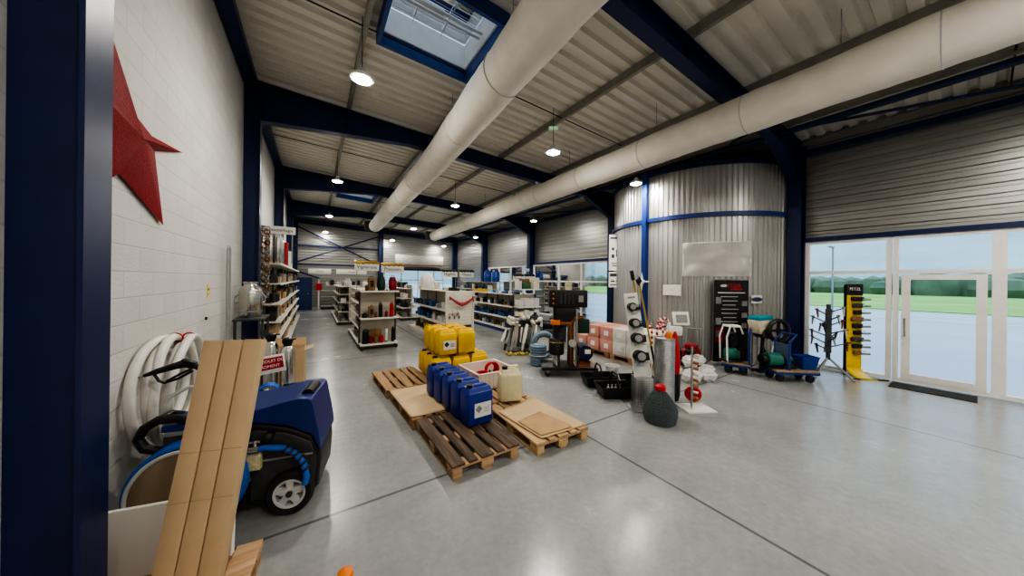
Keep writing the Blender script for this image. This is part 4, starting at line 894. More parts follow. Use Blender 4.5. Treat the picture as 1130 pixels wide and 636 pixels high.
# ------------------------------------------------------------------ right hand displays
# demo pump unit on a trolley
D = thing('pump_skid', 'black demonstration pump unit with control panel on a wheeled base', 'pump unit', (4.55, 4.78, 0), -TH)
link('base_plate', MB().box((0, 0, .17), (1.15, .62, .06), bev=.008), BLACK, D)
link('steel_tray', MB().box((.33, -.05, .205), (.42, .45, .01)), STEEL, D)
for x in (-.45, .45):
    for y in (-.24, .24):
        c = link('caster', MB().cyl((x, y-.02, .06), (x, y+.02, .06), .06, n=18), RUBBER, D); link('fork', MB().box((x, y, .11), (.06, .06, .06)), GREY, c)
link('column', MB().box((-.28, -.05, .85), (.09, .09, 1.3)), BLACK, D); link('column', MB().box((.06, .0, .82), (.12, .10, 1.24)), BLACK, D)
cb = link('control_box', MB().box((-.02, -.02, 1.60), (.80, .26, .36), bev=.015), BLACK, D)
link('display', MB().box((.24, -.155, 1.60), (.10, .006, .14)), GREY, cb)
mb = MB()
for k in range(4): mb.box((-.17+.08*k, -.155, 1.60), (.03, .008, .22))
link('gauge_strip', mb, DKGREY, cb)
mb = MB()
for z in (1.70, 1.60, 1.50): mb.cyl((-.34, -.15, z), (-.34, -.17, z), .018)
link('indicator_button', mb, ORANGE, cb)
link('notice_card', MB().box((.0, 0, 1.87), (.15, .02, .19), rot=Euler((rad(-10), 0, 0))), mat('card_beige', (.5, .46, .32), .6, 0, .3, 20), D)
link('lower_box', MB().box((-.08, -.02, 1.28), (.42, .24, .26), bev=.01), BLACK, D)
link('flange', MB().box((-.28, -.08, 1.10), (.18, .16, .10), bev=.01), ORANGE, D)
link('vessel', MB().lathe([(.14, .44), (.16, .46), (.16, .74), (.13, .78), (.05, .80)], (-.26, -.12, 0), 24), BLACK, D)
link('vessel_band', MB().torus((-.26, -.12, .70), .162, .012), mat('band_brass', (.35, .28, .10), .4, .5), D); link('vessel_leg', MB().cyl((-.26, -.12, .2), (-.26, -.12, .46), .08), STEEL, D)
link('pipe', MB().tube([(.05, -.1, .2), (.05, -.1, 1.1), (.12, -.1, 1.2), (.30, -.1, 1.2)], .045, 12), COPPER, D); link('pipe', MB().tube([(-.2, -.1, 1.08), (.05, -.1, 1.08)], .035), COPPER, D); link('pipe', MB().tube([(.16, -.12, .25), (.16, -.12, 1.38)], .03), STEEL, D)
link('pressure_gauge', MB().cyl((.06, -.16, .68), (.06, -.22, .68), .075, n=24), LTGREY, D)
mo = link('motor', MB().cyl((.32, -.28, .50), (.32, .10, .50), .15, n=26).box((.32, -.05, .33), (.2, .24, .06)), mat('motor_navy', (.012, .02, .07), .35), D); link('nameplate', MB().box((.36, -.285, .53), (.12, .01, .09)), PAPER, mo)
link('motor_foot', MB().box((.32, -.05, .26), (.24, .28, .11)), COPPER, D); link('rear_box', MB().box((.34, .12, 1.0), (.26, .2, .3), bev=.01), DKGREEN, D)
# buckets and coils beside it
o = thing('white_bucket', 'small white translucent bucket at the right end of the pump unit base', 'bucket', (5.07, 4.03, 0)); link('bucket_body', MB().lathe([(.11, 0), (.14, .28), (.13, .28), (.10, .02), (.0001, .02)], n=22), CANCL if False else mat('bucket_white', (.7, .7, .68), .3), o); link('handle', MB().tube([(.14*math.cos(a), 0, .27-.1*math.sin(a)) for a in [PI*k/8 for k in range(9)]], .005, 5), GREY, o)
o = thing('cable_drum', 'grey-blue ribbed cable coil standing flat left of the pump unit', 'coil', (4.42, 5.62, 0))
for k in range(8): link('winding', MB().torus((0, 0, .035+.058*k), .17, .03, n=26), HOSEG, o)
link('core', MB().cyl((0, 0, 0), (0, 0, .48), .15), HOSEG, o); link('strap', MB().torus((0, 0, .24), .203, .006), PAPER, o)
o = thing('pipe_coil', 'large blue-grey pipe coil standing upright behind the cable coil', 'coil', (5.0, 6.15, .0), -TH)
for k in range(4): link('winding', MB().torus((0, -.12+.07*k, .34), .28, .042, 'y', 32), HOSEG, o)
link('center_label', MB().cyl((0, -.1, .34), (0, .1, .34), .19, n=26), PAPER, o)
# bundle rack of gloves and hoses
o = thing('glove_rack', 'rack of white flowery bundles and hanging grey sleeves left of the coils', 'display', (4.75, 6.75, 0), -TH)
rr = random.Random(11)
link('rack_frame', MB().box((0, .25, .5), (.05, .05, 1.0)).box((0, .25, .02), (.8, .4, .04)).box((0, .25, .95), (.9, .04, .04)).box((0, .1, .7), (1.0, .03, .03)), DKGREY, o)
for k in range(26):
    x = rr.uniform(-.45, .5); z = .72+.34*rr.random()*(1-abs(x))+.02; link('bundle_head', MB().ball((x, .12+rr.uniform(-.1, .12), z), rr.uniform(.05, .085), 8, (1, 1, .8)), [PW, PW, CREAM, mat('bundle_cream', (.72, .62, .40), .6)][k % 4], o)
for k in range(22):
    x = -.5+.045*k+rr.uniform(-.03, .03); y0 = rr.uniform(-.02, .12); l_ = rr.uniform(-.16, .06); zt = rr.uniform(.6, .8); zb_ = rr.uniform(.10, .34)
    link('sleeve', MB().tube([(x+.06, y0, zt), (x+.03+l_*.3, y0-.10-rr.uniform(0, .05), (zt+zb_)/2+rr.uniform(-.04, .04)), (x+l_*.6, y0-.20, zb_)], [rr.uniform(.02, .035), rr.uniform(.03, .05), rr.uniform(.02, .05)], 7), [PG, PW, mat('sleeve_sage', (.25, .28, .24), .7), PB, CREAM, DKGREY, mat('sleeve_taupe', (.36, .31, .25), .7)][rr.randrange(7)], o)
for k in range(14): link('yellow_end', MB().ball((rr.uniform(-.45, .4), -.26+rr.uniform(-.08, .06), .045), .045, 8), mat('yellow_end', (.55, .42, .10), .6, 0, .3), o)
# dark machines behind the demo unit
for k, (x, y, h) in enumerate(((5.35, 7.3, .95), (5.9, 6.95, .85), (6.6, 7.4, .9))):
    o = thing('black_pump', 'black pump on a stand behind the pump unit, '+['left', 'middle', 'right'][k]+' of three', 'pump', (x, y, 0), rad(-40*k))
    link('stand', MB().box((0, 0, .25), (.4, .4, .5), bev=.02), DKGREY, o); link('motor', MB().cyl((-.22, 0, h-.2), (.2, 0, h-.2), .16, n=20), BLACK, o); link('volute', MB().cyl((.2, 0, h-.2), (.3, 0, h-.2), .2, n=22).cyl((.25, 0, h-.2), (.25, 0, h+.06), .05), PB, o); link('mount', MB().box((-.02, 0, h-.4), (.3, .25, .2)), PG, o)
# carton stacks on pallets
pallet('pallet under the salmon cartons by the right window', 6.72, 5.75, 0, WOODG); pallet('pallet under the white cartons by the curved wall', 6.70, 4.5, 0, WOODG)
ri = 0
for (y, tiers) in ((6.12, 'pp'), (5.68, 'pp'), (5.24, 'pp'), (4.84, 'ww'), (4.44, 'ww'), (4.04, 'ww')):
    for lv in range(2):
        if y > 6 and lv == 1: continue
        for d_ in range(2):
            pinky = tiers[lv] == 'p'; idx = {6.12: 'far left', 5.68: 'second', 5.24: 'third', 4.84: 'fourth', 4.44: 'fifth', 4.04: 'far right'}[y]
            o = thing('carton', '%s carton, %s column of the pallet stacks, %s layer, %s' % ('salmon pink' if pinky else 'white', idx, ['bottom', 'upper'][lv], ['front', 'back'][d_]), 'carton', (6.52+.41*d_, y, .148+.325*lv), rad(R.uniform(-.5, .5)), 'cartons stacked on the right pallets')
            link('box_body', MB().box((0, 0, .16), (.385, .385, .32), bev=.008), PINK if pinky else PW, o)
            if d_ == 0: link('label_sheet', MB().box((-.194, 0, .16), (.003, .14, .12)), PAPER, o)
# black baskets
for k, (x, y, rz) in enumerate(((4.36, 3.42, -.5), (4.55, 3.94, -.5), (5.09, 3.46, -.5))):
    o = thing('black_basket', 'black plastic harvest basket with arched handle, '+['front', 'rear left', 'right'][k]+' of three', 'basket', (x, y, 0), rz)
    mb = MB(); a, b, h = .24, .16, .19; t = 1.22
    for s_ in (1., .94):
        vs = [(-a*s_, -b*s_, .0 if s_ == 1 else .012), (a*s_, -b*s_, .0 if s_ == 1 else .012), (a*s_, b*s_, .0 if s_ == 1 else .012), (-a*s_, b*s_, .0 if s_ == 1 else .012), (-a*t*s_, -b*t*s_, h), (a*t*s_, -b*t*s_, h), (a*t*s_, b*t*s_, h), (-a*t*s_, b*t*s_, h)]
        mb.add(vs, [(0, 1, 2, 3), (0, 1, 5, 4), (1, 2, 6, 5), (2, 3, 7, 6), (3, 0, 4, 7)])
    link('basket_body', mb, BLACK, o); link('rim', MB().tube([(-a*t, -b*t, h), (a*t, -b*t, h), (a*t, b*t, h), (-a*t, b*t, h)], .014, 8, True), BLACK, o)
    link('handle', MB().tube([(0+.0, -b*t, h), (0, -b*1.0, h+.12), (0, -b*.55, h+.20), (0, b*.55, h+.20), (0, b*1.0, h+.12), (0, b*t, h)], .016, 8), BLACK, o)
for k in range(4):
    good('bottle', PW, (4.30+.055*k, 3.50-.035*k, .014), ['first', 'second', 'third', 'fourth'][k]+' small white bottle from the left inside the front black basket', 'bottle', 'bottles in the front basket', (.05, .05, .17))
# motor display stand
S = thing('motor_display', 'leaning white display board with four black pump motors on a perforated base', 'display', (4.42, 2.93, 0), -TH)
bdp = link('perforated_base', MB().box((0, .0, .23), (.27, .22, .46), bev=.006), GALV, S)
mb = MB()
for i in range(6):
    for j in range(11): mb.cyl((-.10+.04*i, -.1115, .05+.036*j), (-.10+.04*i, -.1105, .05+.036*j), .008, n=6)
link('hole', mb, DKGREY, bdp); link('floor_plate', MB().box((-.06, -.06, .006), (.40, .5, .012)), GALV, S)
rt = Euler((rad(-6), rad(-7), 0)); Mr = Matrix.Translation((0, -.03, .44)) @ rt.to_matrix().to_4x4()
link('board', MB().add([Mr @ Vector(v) for v in ((-.135, -.012, 0), (.135, -.012, 0), (.105, -.012, 1.36), (-.105, -.012, 1.36), (-.135, .012, 0), (.135, .012, 0), (.105, .012, 1.36), (-.105, .012, 1.36))], [(0, 1, 2, 3), (7, 6, 5, 4), (0, 4, 5, 1), (1, 5, 6, 2), (2, 6, 7, 3), (3, 7, 4, 0)]), PAPER, S)
bo = link('header', MB().box(Mr @ Vector((0, -.016, 1.29)), (.12, .004, .03), rot=rt), GREY, S)
link('grey_panel', MB().box(Mr @ Vector((0, -.014, .16)), (.24, .004, .28), rot=rt), LTGREY, S)
for k, z in enumerate((1.14, .88, .64, .36)):
    sc_ = 1+.12*k; m_ = link('pump_motor', MB().cyl(Mr @ Vector((-.03, -.02, z)), Mr @ Vector((-.03, -.11*sc_, z)), .066*sc_, n=20).box(Mr @ Vector((.03, -.06, z-.02)), (.13*sc_, .08, .09*sc_), bev=.012, rot=rt), BLACK, S)
    link('motor_cover', MB().cyl(Mr @ Vector((-.03, -.11*sc_, z)), Mr @ Vector((-.03, -.125*sc_, z)), .045*sc_, n=16).box(Mr @ Vector((.04, -.105, z+.01)), (.05, .02, .04), rot=rt), GREY, m_); link('bracket', MB().box(Mr @ Vector((.02, -.05, z-.09*sc_)), (.14, .06, .02), rot=rt), GALV, m_)
for k, (bx, tx) in enumerate((((4.66, 2.98, 1.02), (4.40, 3.12, 2.02)), ((4.70, 2.93, 1.02), (4.47, 3.05, 1.92)))):
    o = thing('telescopic_lance', ['black headed lance with yellow pole leaning behind the motor display', 'second lance with square black head leaning behind the motor display'][k], 'lance', (0, 0, 0))
    b0 = Vector((bx[0], bx[1], .02)); v = (Vector(tx)-Vector(bx))*2.0; tp = Vector(tx); bb = Vector((4.92, 3.03, .03)) if k == 0 else Vector((5.02, 2.98, .03)); tp = Vector((4.51, 3.18, 2.0)) if k == 0 else Vector((4.57, 3.10, 1.92))
    link('pole', MB().cyl(bb.lerp(tp, .45), tp, .015, n=10), mat('pole_yellow', (.45, .35, .04), .4), o); link('lower_tube', MB().cyl(bb, bb.lerp(tp, .45), .017, n=10), BLACK, o)
    d_ = (tp-bb).normalized(); link('head', MB().cyl(tp, tp+d_*.16, .03, n=10) if k == 0 else MB().torus(tp+d_*.07, .06, .02, 'y', 4, 6).box(tp+d_*.07, (.03, .03, .14)), BLACK, o)
o = thing('perforated_roll', 'upright cylinder of grey ribbed sheet steel beside the wicker demijohn', 'cylinder', (4.79, 2.78, 0))
mb = MB(); prof = []
for k in range(48): prof += [(.150, .022*k), (.154, .022*k+.011)]
link('ribbed_wall', mb.lathe(prof+[(.15, 1.06), (.142, 1.06), (.142, .9)], n=32), GALV, o); link('rim', MB().torus((0, 0, 1.06), .15, .008), STEEL, o); link('lid', MB().cyl((0, 0, 1.0), (0, 0, 1.05), .143, n=28), LTGREY, o)
o = thing('orange_bottle', 'white nozzle bottle with orange base on top of the steel cylinder', 'bottle', (4.84, 2.74, 1.062)); link('bottle_base', MB().lathe([(.05, 0), (.055, .06), (.04, .10), (.03, .11)], n=16), ORANGE, o); link('nozzle', MB().lathe([(.028, .11), (.026, .24), (.015, .26), (.0001, .26)], n=14), PAPER, o)
# wicker demijohn
o = thing('wicker_demijohn', 'grey wicker covered demijohn with red cap on the floor', 'demijohn', (4.12, 2.45, 0)); mb = MB()
prof = [(.185, 0), (.200, .03), (.215, .10), (.218, .17), (.208, .22), (.175, .28), (.135, .34), (.095, .39), (.06, .43)]
link('core', MB().lathe([(r-.012, z) for r, z in prof], n=32), mat('wicker_dark', (.03, .04, .042), .7), o)
mb = MB(); N_ = 40
def rad_at(z):
    for (r0, z0), (r1, z1) in zip(prof, prof[1:]):
        if z0 <= z <= z1: return r0+(r1-r0)*(z-z0)/(z1-z0)
    return prof[-1][0]
for k in range(24):
    z = .012+.0172*k; r = rad_at(z); mb.tube([((r+.007*(1 if (i+k) % 2 else -1))*math.cos(2*PI*i/N_), (r+.007*(1 if (i+k) % 2 else -1))*math.sin(2*PI*i/N_), z) for i in range(N_)], .0085, 5, True)
link('wicker_weave', mb, WICK, o); mb = MB()
for k in range(20): a = 2*PI*k/20; mb.tube([(r*math.cos(a), r*math.sin(a), z) for r, z in prof], .007, 5)
link('wicker_stake', mb, WICK, o); link('neck', MB().cyl((0, 0, .42), (0, 0, .46), .05, n=18), mat('neck_green', (.03, .10, .06), .2), o); link('cap', MB().lathe([(.068, .44), (.075, .46), (.07, .50), (.04, .525), (.0001, .53)], n=20), RED, o)
# pole with red sleeve, wheel and plate
o = thing('red_sleeve', 'tall closed red and black sleeve standing beside the steel cylinder', 'sleeve', (5.06, 2.76, 0)); link('red_cloth', MB().lathe([(.075, .45), (.085, .6), (.07, .85), (.04, 1.08), (.015, 1.15)], n=14), RED, o); link('black_end', MB().lathe([(.06, 0), (.085, .1), (.085, .45), (.075, .46)], n=14), BLACK, o)
o = thing('brass_fitting_pole', 'thin chrome pole hung with brass fittings on a white base plate', 'stand', (4.94, 2.40, 0)); link('base_plate', MB().box((.08, .0, .008), (.46, .34, .016), rz=-.5), PAPER, o); link('pole', MB().cyl((-.05, 0, .016), (-.05, 0, .98), .016), STEEL, o)
for k in range(8): link('fitting', MB().cyl((-.05+.02, 0, .2+.09*k), (.03, -.05, .18+.09*k), .022), [COPPER, STEEL, BROWN][k % 3], o)
o = thing('red_roller', 'small red wheel standing on the floor behind the fitting pole', 'wheel', (5.26, 2.56, .13), -TH-.3); link('tyre', MB().torus((0, 0, 0), .10, .028, 'y', 24, 8), RED, o); link('hub', MB().cyl((0, -.03, 0), (0, .03, 0), .085, n=20), DKRED, o)
# candy canes
for k, (x, y, h, rz) in enumerate(((5.45, 3.2, 1.22, .3), (5.55, 3.15, 1.30, 2.2), (5.62, 3.3, 1.26, 1.2), (5.16, 3.14, 1.22, .1), (5.45, 3.42, 1.18, 3.4))):
    o = thing('candy_cane', 'red and white striped candy cane decoration on a stick, '+['second from left', 'third from left', 'fourth from left', 'leftmost by the red sleeve', 'rear one'][k], 'decoration', (x, y, 0), rz)
    P_ = [(0, 0, h-.5+.05*i) for i in range(9)]+[(.07-.07*math.cos(a), 0, h-.1+.09*math.sin(a)) for a in [PI*j/7 for j in range(1, 8)]]
    for i in range(len(P_)-1): link(['red_stripe', 'white_stripe'][i % 2], MB().cyl(P_[i], P_[i+1], .02, n=8), [RED, PAPER][i % 2], o)
    link('stick', MB().cyl((0, 0, 0), (0, 0, h-.5), .008, n=6), PAPER, o)
# plastic bags
rb = random.Random(4)
for k, (x, y, z, r) in enumerate(((6.26, 3.08, 0, .165), (6.62, 2.98, 0, .165), (6.95, 3.12, 0, .15), (6.33, 3.44, 0, .165), (6.45, 3.20, .255, .14), (6.76, 3.2, .255, .13))):
    mb = MB(); ph = [rb.uniform(0, 6) for _ in range(6)]
    def fn(u, v, r=r, ph=ph):
        a = 2*PI*u; b = PI*v; q = r*(1+.16*math.sin(3*a+ph[0])*math.sin(2*b+ph[1])+.10*math.sin(7*a+ph[2]+3*b)+.07*math.sin(11*b+ph[3]))
        return (q*math.sin(b)*math.cos(a), q*math.sin(b)*math.sin(a), max(-r*.68, -q*math.cos(b)*.85)+r*.68)
    o = link('plastic_bag', mb.grid(fn, 24, 14), BAGP); o.location = (x, y, z+.003); tag(o, 'crumpled clear plastic bag, '+['front left', 'front middle', 'front right', 'back', 'upper left', 'upper right'][k]+' of the pile on the floor', 'bag', 'plastic bags in the pile')
    link('white_filling', MB().ball((0, 0, r*.62), r*.6, 10, (1, 1, .8)), PAPER, o)
# red machines behind
def engine(name, label, x, y, rz, body, frame, cat='machine'):
    o = thing(name, label, cat, (x, y, 0), rz)
    link('frame', MB().tube([(-.35, -.22, .06), (.35, -.22, .06), (.35, .22, .06), (-.35, .22, .06)], .02, 8, True).tube([(-.3, -.2, .06), (-.38, -.2, .55), (-.42, -.2, .85), (-.42, .2, .85), (-.38, .2, .55), (-.3, .2, .06)], .018, 8), frame, o)
    e = link('engine_block', MB().box((.05, 0, .30), (.34, .30, .26), bev=.03).cyl((.05, -.18, .33), (.05, .18, .33), .13, n=20), body, o); link('recoil_cover', MB().cyl((.05, -.19, .33), (.05, -.23, .33), .10, n=18), BLACK, e)
    link('fuel_tank', MB().box((.05, 0, .50), (.30, .26, .12), bev=.04), body, o); link('exhaust', MB().cyl((.22, -.1, .40), (.22, .12, .40), .06, n=14), BLACK, o); link('mount_plate', MB().box((0, 0, .12), (.6, .4, .06)), BLACK, o)
    for sy in (-.26, .26): link('wheel', MB().cyl((-.2, sy-.03, .12), (-.2, sy+.03, .12), .12, n=20), RUBBER, o)
    return o
engine('motor_pump', 'small red engined machine behind the bags, front one', 7.34, 3.62, rad(200), DKRED, GREY)
engine('motor_pump', 'small red engined machine behind the bags, rear one', 6.78, 4.08-.0, rad(170), DKRED, GREY).location = (7.60, 4.30, 0)
o = thing('white_panel_machine', 'white controlled machine on a post behind the plastic bags', 'machine', (6.68, 3.66, 0), -TH); link('post', MB().box((0, .03, .5), (.07, .07, 1.0)).box((0, .03, .02), (.3, .3, .04)), WHITE, o); hd_ = link('panel_frame', MB().box((.14, 0, 1.17), (.36, .05, .30), bev=.02, rot=Euler((rad(-15), 0, 0))), PAPER, o); link('screen', MB().box((.14, -.03, 1.17), (.24, .01, .18), rot=Euler((rad(-15), 0, 0))), GREY, hd_); link('body', MB().box((0, 0, .9), (.3, .16, .2), bev=.03), PAPER, o)
# banner
o = thing('roll_up_banner', 'black roll-up banner with red logo in front of the curved wall', 'banner', (8.02, 3.22, 0), math.atan2(-.45, .72))
o.location = (8.40, 3.24, 0)
BW = .84
bn = link('banner_sheet', MB().box((0, 0, 1.06), (BW, .008, 1.98)), mat('banner_black', (.012, .010, .011), .5), o); link('base_cassette', MB().box((0, 0, .04), (BW+.04, .16, .08), bev=.015), GREY, o); link('top_bar', MB().box((0, 0, 2.05), (BW+.02, .02, .025)), GREY, o)
text('logo', 'TIGER', .13, RED, bn, (.06, -.006, 1.90), FRONT); link('logo_mark', MB().prism([(-.28, 1.90), (-.24, 1.93), (-.14, 1.94), (-.10, 1.90), (-.14, 1.87), (-.24, 1.87)], -.0065, -.005), LTGREY, bn); link('logo_bar', MB().box((.12, -.006, 1.82), (.28, .003, .035)), RED, bn)
mb = MB().box((0, -.006, 1.735), (.66, .003, .022))
link('headline', mb, PAPER, bn); mb = MB()
for k in range(8): mb.box((-.05+.02*(k % 2), -.006, 1.64-.1*k), (.42-.05*(k % 3), .003, .018))
link('text_line', mb, LTGREY, bn); mb = MB()
for k, z in enumerate((1.55, 1.05, .75)): link('product_picture', MB().box((-.31, -.006, z), (.13, .003, .16)), PG, bn)
for k, z in enumerate((1.48, 1.2, .95)): link('product_picture', MB().box((.32, -.006, z), (.13, .003, .12)), PG, bn)
link('lower_panel', MB().box((-.28, -.006, .72), (.2, .003, .35)), DKRED, bn)
def onwall(name, label, cat, a, z0, z1, wdeg, m, r=DR+.075, n=18, wav=0.):
    aa0, aa1 = a-rad(wdeg/2), a+rad(wdeg/2)
    def fn(u, v):
        q = r+wav*(.5+.5*math.sin(9*u+7*(1-v)+3*u*v))*(.4+.6*abs(math.sin(5*v+4*u))); p = dpt(aa0+(aa1-aa0)*u, q, z0+(z1-z0)*v); return p
    o = link(name, MB().grid(fn, n, n), m, solid=.004 if not wav else 0); return tag(o, label, cat)
def ang_at(px):
    u = (px-566)/335; d = (math.cos(TH)*u+math.sin(TH), -math.sin(TH)*u+math.cos(TH)); A = d[0]**2+d[1]**2; B = -2*(d[0]*DC[0]+d[1]*DC[1]); Cc = DC[0]**2+DC[1]**2-(DR+.05)**2
    t = (-B-math.sqrt(B*B-4*A*Cc))/(2*A); return math.atan2(d[1]*t-DC[1], d[0]*t-DC[0])
aL, aR = ang_at(755) % (2*PI), ang_at(827) % (2*PI)
onwall('plastic_wall_sheet', 'rectangle of wrinkled translucent plastic hung on the curved wall', 'plastic sheet', (aL+aR)/2, 2.13, 2.97, abs(math.degrees(aR-aL)), PLAST, DR+.075, 50, .07)
o = bpy.data.objects['plastic_wall_sheet']; aa, bb_ = min(aL, aR), max(aL, aR)
for hp in ([dpt(aa+(bb_-aa)*k/20, DR+.10, 2.97) for k in range(21)], [dpt(aa, DR+.10, 2.97), dpt(aa, DR+.10, 2.13)], [dpt(bb_, DR+.10, 2.97), dpt(bb_, DR+.10, 2.13)]): link('hem', MB().tube(hp, .014, 6), PAPER, o)
aL, aR = ang_at(733) % (2*PI), ang_at(753) % (2*PI)
s_ = onwall('wall_sign', 'small white paper notice on the curved wall right of the post', 'notice', (aL+aR)/2, 1.62, 1.90, abs(math.degrees(aR-aL)), PAPER)
aL, aR = ang_at(829.5) % (2*PI), ang_at(841) % (2*PI)
onwall('wall_sign', 'small white sign with dark oval on the curved wall right of the banner', 'sign', (aL+aR)/2, 1.48, 1.68, abs(math.degrees(aR-aL)), PAPER)
am = (aL+aR)/2; e0 = MB()
pp = [dpt(am+rad(3.0*math.cos(t)), DR+.085, 1.58+.055*math.sin(t)) for t in [2*PI*k/24 for k in range(24)]]
e = link('dark_oval', e0.add(pp, [tuple(range(24))]), mat('oval_navy', (.03, .05, .10), .5)); e.parent = bpy.data.objects['wall_sign.002'] if 'wall_sign.002' in bpy.data.objects else None
pA = ang_at(681)
for k, (z0, z1, lab) in enumerate(((2.33, 3.52, 'tall hanging poster of black shapes on the left flank of the curved wall'), (1.78, 2.29, 'shorter poster hung below the tall one on the curved wall'))):
    p0 = dpt(rad(144), DR+.09, 0); o = thing('poster_sign', lab, 'poster', (p0[0], p0[1], (z0+z1)/2), rad(144)+PI/2+PI)
    o.rotation_euler = (0, 0, rad(-40)); h = z1-z0
    bd = link('sheet', MB().box((0, 0, 0), (.38, .006, h)), PAPER, o)
    mb = MB().box((0, -.005, h*.40), (.30, .003, .05)) if k == 0 else MB().box((0, -.005, h*.3), (.30, .003, .10))
    if k == 0: mb.box((-.06, -.005, .12), (.08, .003, .09)).box((.08, -.005, -.02), (.09, .003, .24)).box((-.06, -.005, -.12), (.09, .003, .12)).box((.02, -.005, -.36), (.24, .003, .03)).box((.02, -.005, -.44), (.2, .003, .03))
    else: mb.box((-.06, -.005, -.05), (.12, .003, .05)).box((.09, -.005, -.05), (.1, .003, .05)).box((0, -.005, -.17), (.28, .003, .03))
    link('print', mb, DKGREY, bd)
sp2 = dpt(pa, DR+.22, 1.98); o = thing('white_star_sign', 'white pointed star decoration on the blue post of the curved wall', 'star', sp2, -TH)
pts = []
for k in range(8): a = 2*PI*k/8+PI/2; r = (.27, .075)[k % 2]; pts.append((r*math.cos(a)*.85, r*math.sin(a)))
vs = [(x, 0, z) for x, z in pts]+[(0, -.06, 0), (0, .03, 0)]; link('star_face', MB().add(vs, [(i, (i+1) % 8, 8) for i in range(8)]+[((i+1) % 8, i, 9) for i in range(8)]), PAPER, o)
# platform trolleys
def trolley(label, x, y, rz, L, wd):
    o = thing('platform_trolley', label, 'trolley', (x, y, 0), rz)
    link('deck', MB().box((0, 0, .225), (L, wd, .03), bev=.004), PLYW, o); link('deck_frame', MB().box((0, -wd/2+.02, .19), (L, .035, .05)).box((0, wd/2-.02, .19), (L, .035, .05)).box((-L/2+.02, 0, .19), (.035, wd, .05)).box((L/2-.02, 0, .19), (.035, wd, .05)), TROLB, o)
    for sx in (-1, 1):
        for sy in (-1, 1):
            c = link('caster', MB().cyl((sx*(L/2-.12), sy*(wd/2-.09)-.02, .075), (sx*(L/2-.12), sy*(wd/2-.09)+.02, .075), .075, n=20), RUBBER, o); link('fork', MB().box((sx*(L/2-.12), sy*(wd/2-.09), .13), (.06, .06, .08)), TROLB, c)
    return o
def thandle(o, x, wd, h, lean):
    link('push_handle', MB().tube([(x, -wd/2+.04, .2), (x, -wd/2+.04, h-.15), (x+lean, -wd/2+.06, h), (x+lean, wd/2-.06, h), (x, wd/2-.04, h-.15), (x, wd/2-.04, .2)], .02, 10), TROLB, o)
    link('handle_mesh', MB().box((x, 0, .5), (.012, wd-.1, .5)), mat('mesh_panel', (.10, .14, .22), .5, .3, .4, 40), o)
t1 = trolley('wooden deck platform trolley carrying the white framed machine, rear one', 7.78, 2.90, rad(-70), .50, .40)
thandle(t1, .235, .40, .98, .02)
t2 = trolley('wooden deck platform trolley carrying green motors and the blue tub, front one', 8.16, 2.10, rad(-38), .80, .45)
thandle(t2, -.14, .45, .95, .14)
o = thing('white_frame_machine', 'white tube framed washer with green motor on the rear trolley', 'machine', (7.745, 2.985, .243), rad(-35)); o.scale = (.74, .74, 1)
link('tube_frame', MB().tube([(-.2, -.16, 0), (-.22, -.16, .55), (-.12, -.16, .78), (.16, -.16, .78), (.24, -.16, .62)], .024, 8).tube([(-.2, .16, 0), (-.22, .16, .55), (-.12, .16, .78), (.16, .16, .78), (.24, .16, .62)], .024, 8).tube([(-.12, -.16, .78), (-.12, .16, .78)], .024, 8).tube([(.16, -.16, .78), (.16, .16, .78)], .024, 8), PAPER, o)
link('motor', MB().cyl((-.16, -.02, .17), (.12, -.02, .17), .13, n=22), GREENM, o); link('hose_reel', MB().torus((0, -.02, .48), .13, .05, 'y', 24, 8).cyl((0, -.08, .48), (0, .06, .48), .08), BLACK, o); link('pump_head', MB().box((.16, -.02, .15), (.12, .16, .18), bev=.02), GALV, o); link('skid', MB().box((0, 0, .02), (.46, .36, .035)), DKGREY, o)
o = thing('green_motor', 'green motor block on the front trolley beside its handle', 'motor', (7.89, 2.315, .243), rad(142)); link('motor_body', MB().cyl((-.15, 0, .17), (.1, 0, .17), .14, n=22), GREENM, o); link('foot', MB().box((0, 0, .02), (.3, .24, .04)), BLACK, o); link('shaft_cover', MB().cyl((.1, 0, .17), (.2, 0, .17), .10, n=18), BLACK, o); link('lever', MB().cyl((0, 0, .28), (-.04, .0, .45), .012), LTGREY, o)
o = thing('teal_reel_machine', 'teal topped box with big black belt wheel leaning above the trolleys', 'machine', (8.42, 2.66, 0), rad(-30))
link('stand', MB().tube([(0, 0, .02), (.05, 0, .75)], .035).tube([(-.2, 0, .02), (.22, 0, .02)], .03).box((0, 0, .012), (.3, .3, .024)).tube([(.22, 0, .04), (.05, 0, .6)], .02), BLACK, o); link('hopper_box', MB().box((-.05, 0, 1.02), (.26, .30, .30), bev=.02, rot=Euler((0, rad(-14), 0))), mat('box_pale', (.62, .55, .42), .5), o); link('teal_lid', MB().box((-.02, 0, 1.20), (.34, .32, .09), bev=.02, rot=Euler((0, rad(-6), 0))), TEAL, o)
link('belt_wheel', MB().torus((.22, -.2, .94), .22, .045, 'y', 32, 8).cyl((.22, -.18, .94), (.22, -.22, .94), .06).box((.22, -.2, .94), (.38, .03, .05)).box((.22, -.2, .94), (.05, .03, .38)), BLACK, o); link('motor', MB().cyl((.0, -.17, .86), (.0, .1, .86), .11, n=18), DKGREY, o)
o = thing('blue_tub', 'blue plastic tub standing at the end of the front trolley', 'tub', (8.40, 1.915, .242), rad(-38)); o.scale = (.78, .78, .85); mb = MB()
